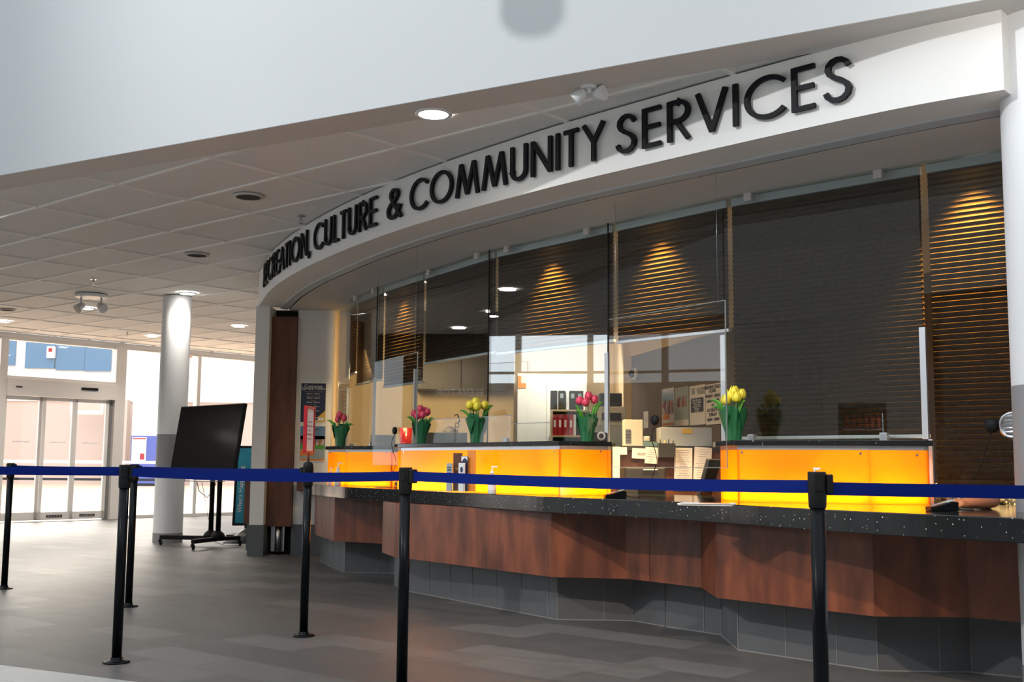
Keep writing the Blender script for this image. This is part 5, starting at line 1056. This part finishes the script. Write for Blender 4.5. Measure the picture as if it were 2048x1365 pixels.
def build_person(bx_, by_, hz, label, shirtmat, arms, fw=V(0, -1, 0), hairmat=None):
    """hz: height of the head centre; arms: for each side (elbow, wrist, hand dir)"""
    sd = fw.cross(Z3).normalized(); P = lambda x, y, z: V(bx_, by_, 0)+sd*x+fw*y+V(0, 0, z); sh = hz-.30
    J = [(*P(0, 0, sh-.52), (.15, .11)), (*P(0, 0, sh-.30), (.13, .10)), (*P(0, 0, sh-.08), (.15, .10)), (*P(0, .0, sh+.03), (.07, .06)), (*P(0, .015, sh+.13), (.052, .052)), (*P(0, .03, hz-.06), (.060, .068)), (*P(0, .02, hz), (.074, .088)), (*P(0, .01, hz+.055), (.070, .084))]
    E = [(i, i+1) for i in range(7)]; seg = [[(*P(0, 0, sh-.54), (.165, .125)), (*P(0, 0, sh-.30), (.15, .115)), (*P(0, 0, sh-.08), (.17, .115)), (*P(0, 0, sh+.05), (.068, .062))]]
    for s_, (el, wr, hd) in zip((-1, 1), arms):
        S = P(s_*.17, 0, sh-.03); J.append((*S, .055)); i = len(J)-1; E.append((2, i)); J.append((*el, .042)); E.append((i, i+1)); J.append((*(Vector(el).lerp(Vector(wr), .35)), .042)); E.append((i+1, i+2)); J.append((*wr, (.028, .022))); E.append((i+2, i+3)); hand(J, E, wr, i+3, Vector(hd), Z3, s_)
        seg.append([(*P(0, 0, sh-.08), (.17, .115)), (*S, .070), (*(S.lerp(Vector(el), .55)), .062), (*(S.lerp(Vector(el), .9)), .060)])
    ob = person('person', J, E, label); shirt(ob, seg, shirtmat); head_parts(ob, P(0, .02, hz), .085, fw, hairmat or M['hair'])
    # lap and thighs, seated
    lg = [[(*P(0, 0, sh-.54), (.16, .12)), (*P(-.1, .02, sh-.58), .09), (*P(-.12, .40, sh-.58), .065)], [(*P(0, 0, sh-.54), (.16, .12)), (*P(.1, .02, sh-.58), .09), (*P(.12, .40, sh-.58), .065)]]
    for s_ in (0, 1): x = -.12 if s_ == 0 else .12; lg[s_] += [(*P(x, .42, .30), .05), (*P(x, .42, .08), .038), (*P(x, .55, .05), .035)]
    shirt(ob, lg, M['dark_machine'], 'trousers'); return ob
M['stripeshirt'] = mat('patterned_shirt', (.1, .1, .1), .7); nt = M['stripeshirt'].node_tree
vo = nt.nodes.new('ShaderNodeTexNoise'); vo.inputs['Scale'].default_value = 26; vo.inputs['Distortion'].default_value = 2.5; nt.links.new(coords(nt, 0, (1, 1, 1.8)), vo.inputs['Vector']); nt.links.new(ramp(nt, vo.outputs[0], [(.44, (.02, .025, .035)), (.50, (.06, .06, .06)), (.54, (.62, .58, .45))]), nt.nodes['Principled BSDF'].inputs['Base Color'])
M['blueshirt'] = mat('navy_shirt', (.03, .04, .09), .7)
build_person(-.62, 11.5, 1.27, 'person with short brown hair seated low behind the wide dark monitor', M['blueshirt'], (((-.38, 11.33, .97), (-.48, 11.10, .96), (-.5, -.8, 0)), ((-.86, 11.33, .97), (-.76, 11.10, .96), (.5, -.8, 0))))
# right hand clerk: forearm resting on the worktop, patterned shirt
e1 = at_y(1990, 1011, 5.55); w1 = at_y(1925, 1019, 5.45)
e1 = V(e1.x, 5.55, .857); w1 = V(w1.x, 5.42, .842)
build_person(2.62, 6.50, 1.19, 'person in a patterned shirt leaning a bare forearm on the worktop at the right', M['stripeshirt'], (((2.95, 6.3, .70), (2.90, 6.15, .52), (-.1, -.3, -1)), (e1, w1, (-1, -.25, 0))))

# pendant drum lamp high in the atrium (its soft shadow falls on the bulkhead)
o = empty('pendant_lamp', (-1.68, 4.83, 4.21)); tag(o, 'grey drum pendant lamp of the atrium, above the picture', 'pendant lamp')
MB().lathe([(.001, 0), (.10, .0), (.14, .05), (.145, .5), (.001, .5)], (0, 0, 0), 32).build('drum_shade', M['alu'], o, local=True)
MB().tube([(0, 0, .5), (0, 0, 4.2)], .008, 8).build('suspension', M['steel'], o, local=True)

# drinks fridge behind the camera's left, seen only mirrored in the widest glass
fr = empty('drinks_fridge', (-6.3, 3.08, 0), math.atan2(.40, .917)+PI/2); tag(fr, 'dark drinks fridge with lit shelves, mirrored faintly in the widest glass', 'fridge')
b = MB(); b.box((0, .33, .93), (.60, .03, 1.86)); b.box((-.29, 0, .93), (.03, .66, 1.86)); b.box((.29, 0, .93), (.03, .66, 1.86)); b.box((0, 0, 1.835), (.60, .66, .05)); b.box((0, 0, .10), (.60, .66, .20)); b.build('body', M['dark_machine'], fr, local=True)
for z in (.55, .90, 1.22, 1.52): MB().box((0, .02, z), (.54, .5, .012)).build('shelf', M['alu'], fr, local=True)
MB().box((-.262, -.26, 1.0), (.018, .03, 1.5)).build('light_tube', mat('fridge_tube', (1, 1, 1), .5, emit=(.75, .9, 1), estr=9), fr, local=True)
b = MB(); b.box((-.28, -.345, .98), (.05, .03, 1.6)); b.box((.28, -.345, .98), (.05, .03, 1.6)); b.box((0, -.345, 1.77), (.6, .03, .06)); b.build('door_frame', M['blackmatte'], fr, local=True)
M['redlabel'] = mat('red_bottle', (.5, .03, .02), .3); M['greenlabel'] = mat('green_bottle', (.05, .45, .25), .3)
mw = Matrix.Translation(fr.location) @ Matrix.Rotation(fr.rotation_euler.z, 4, 'Z')
for r_, (z, m_, nm) in enumerate(((1.527, 'redlabel', 'red'), (1.227, 'greenlabel', 'green'), (.907, 'bottle', 'clear'))):
    bot = None
    for k in range(6):
        if bot is None: bot = MB().lathe([(.030, 0), (.032, .01), (.032, .13), (.012, .18), (.012, .21)], (0, 0, 0), 14).build('drink_bottle', M[m_], None, local=True); o = bot
        else: o = bot.copy(); COL.objects.link(o)
        o.location = mw @ V(-.20+.08*k, -.12, z); tag(o, nm+' bottle in the drinks fridge, mirrored in the glass', 'bottle', nm+' bottles in the fridge')
light('fridge_lamp', 'AREA', mw @ V(-.24, -.24, 1.1), 6, (.8, .93, 1), 1.2, .03, aim=mw @ V(.2, .1, 1.1))
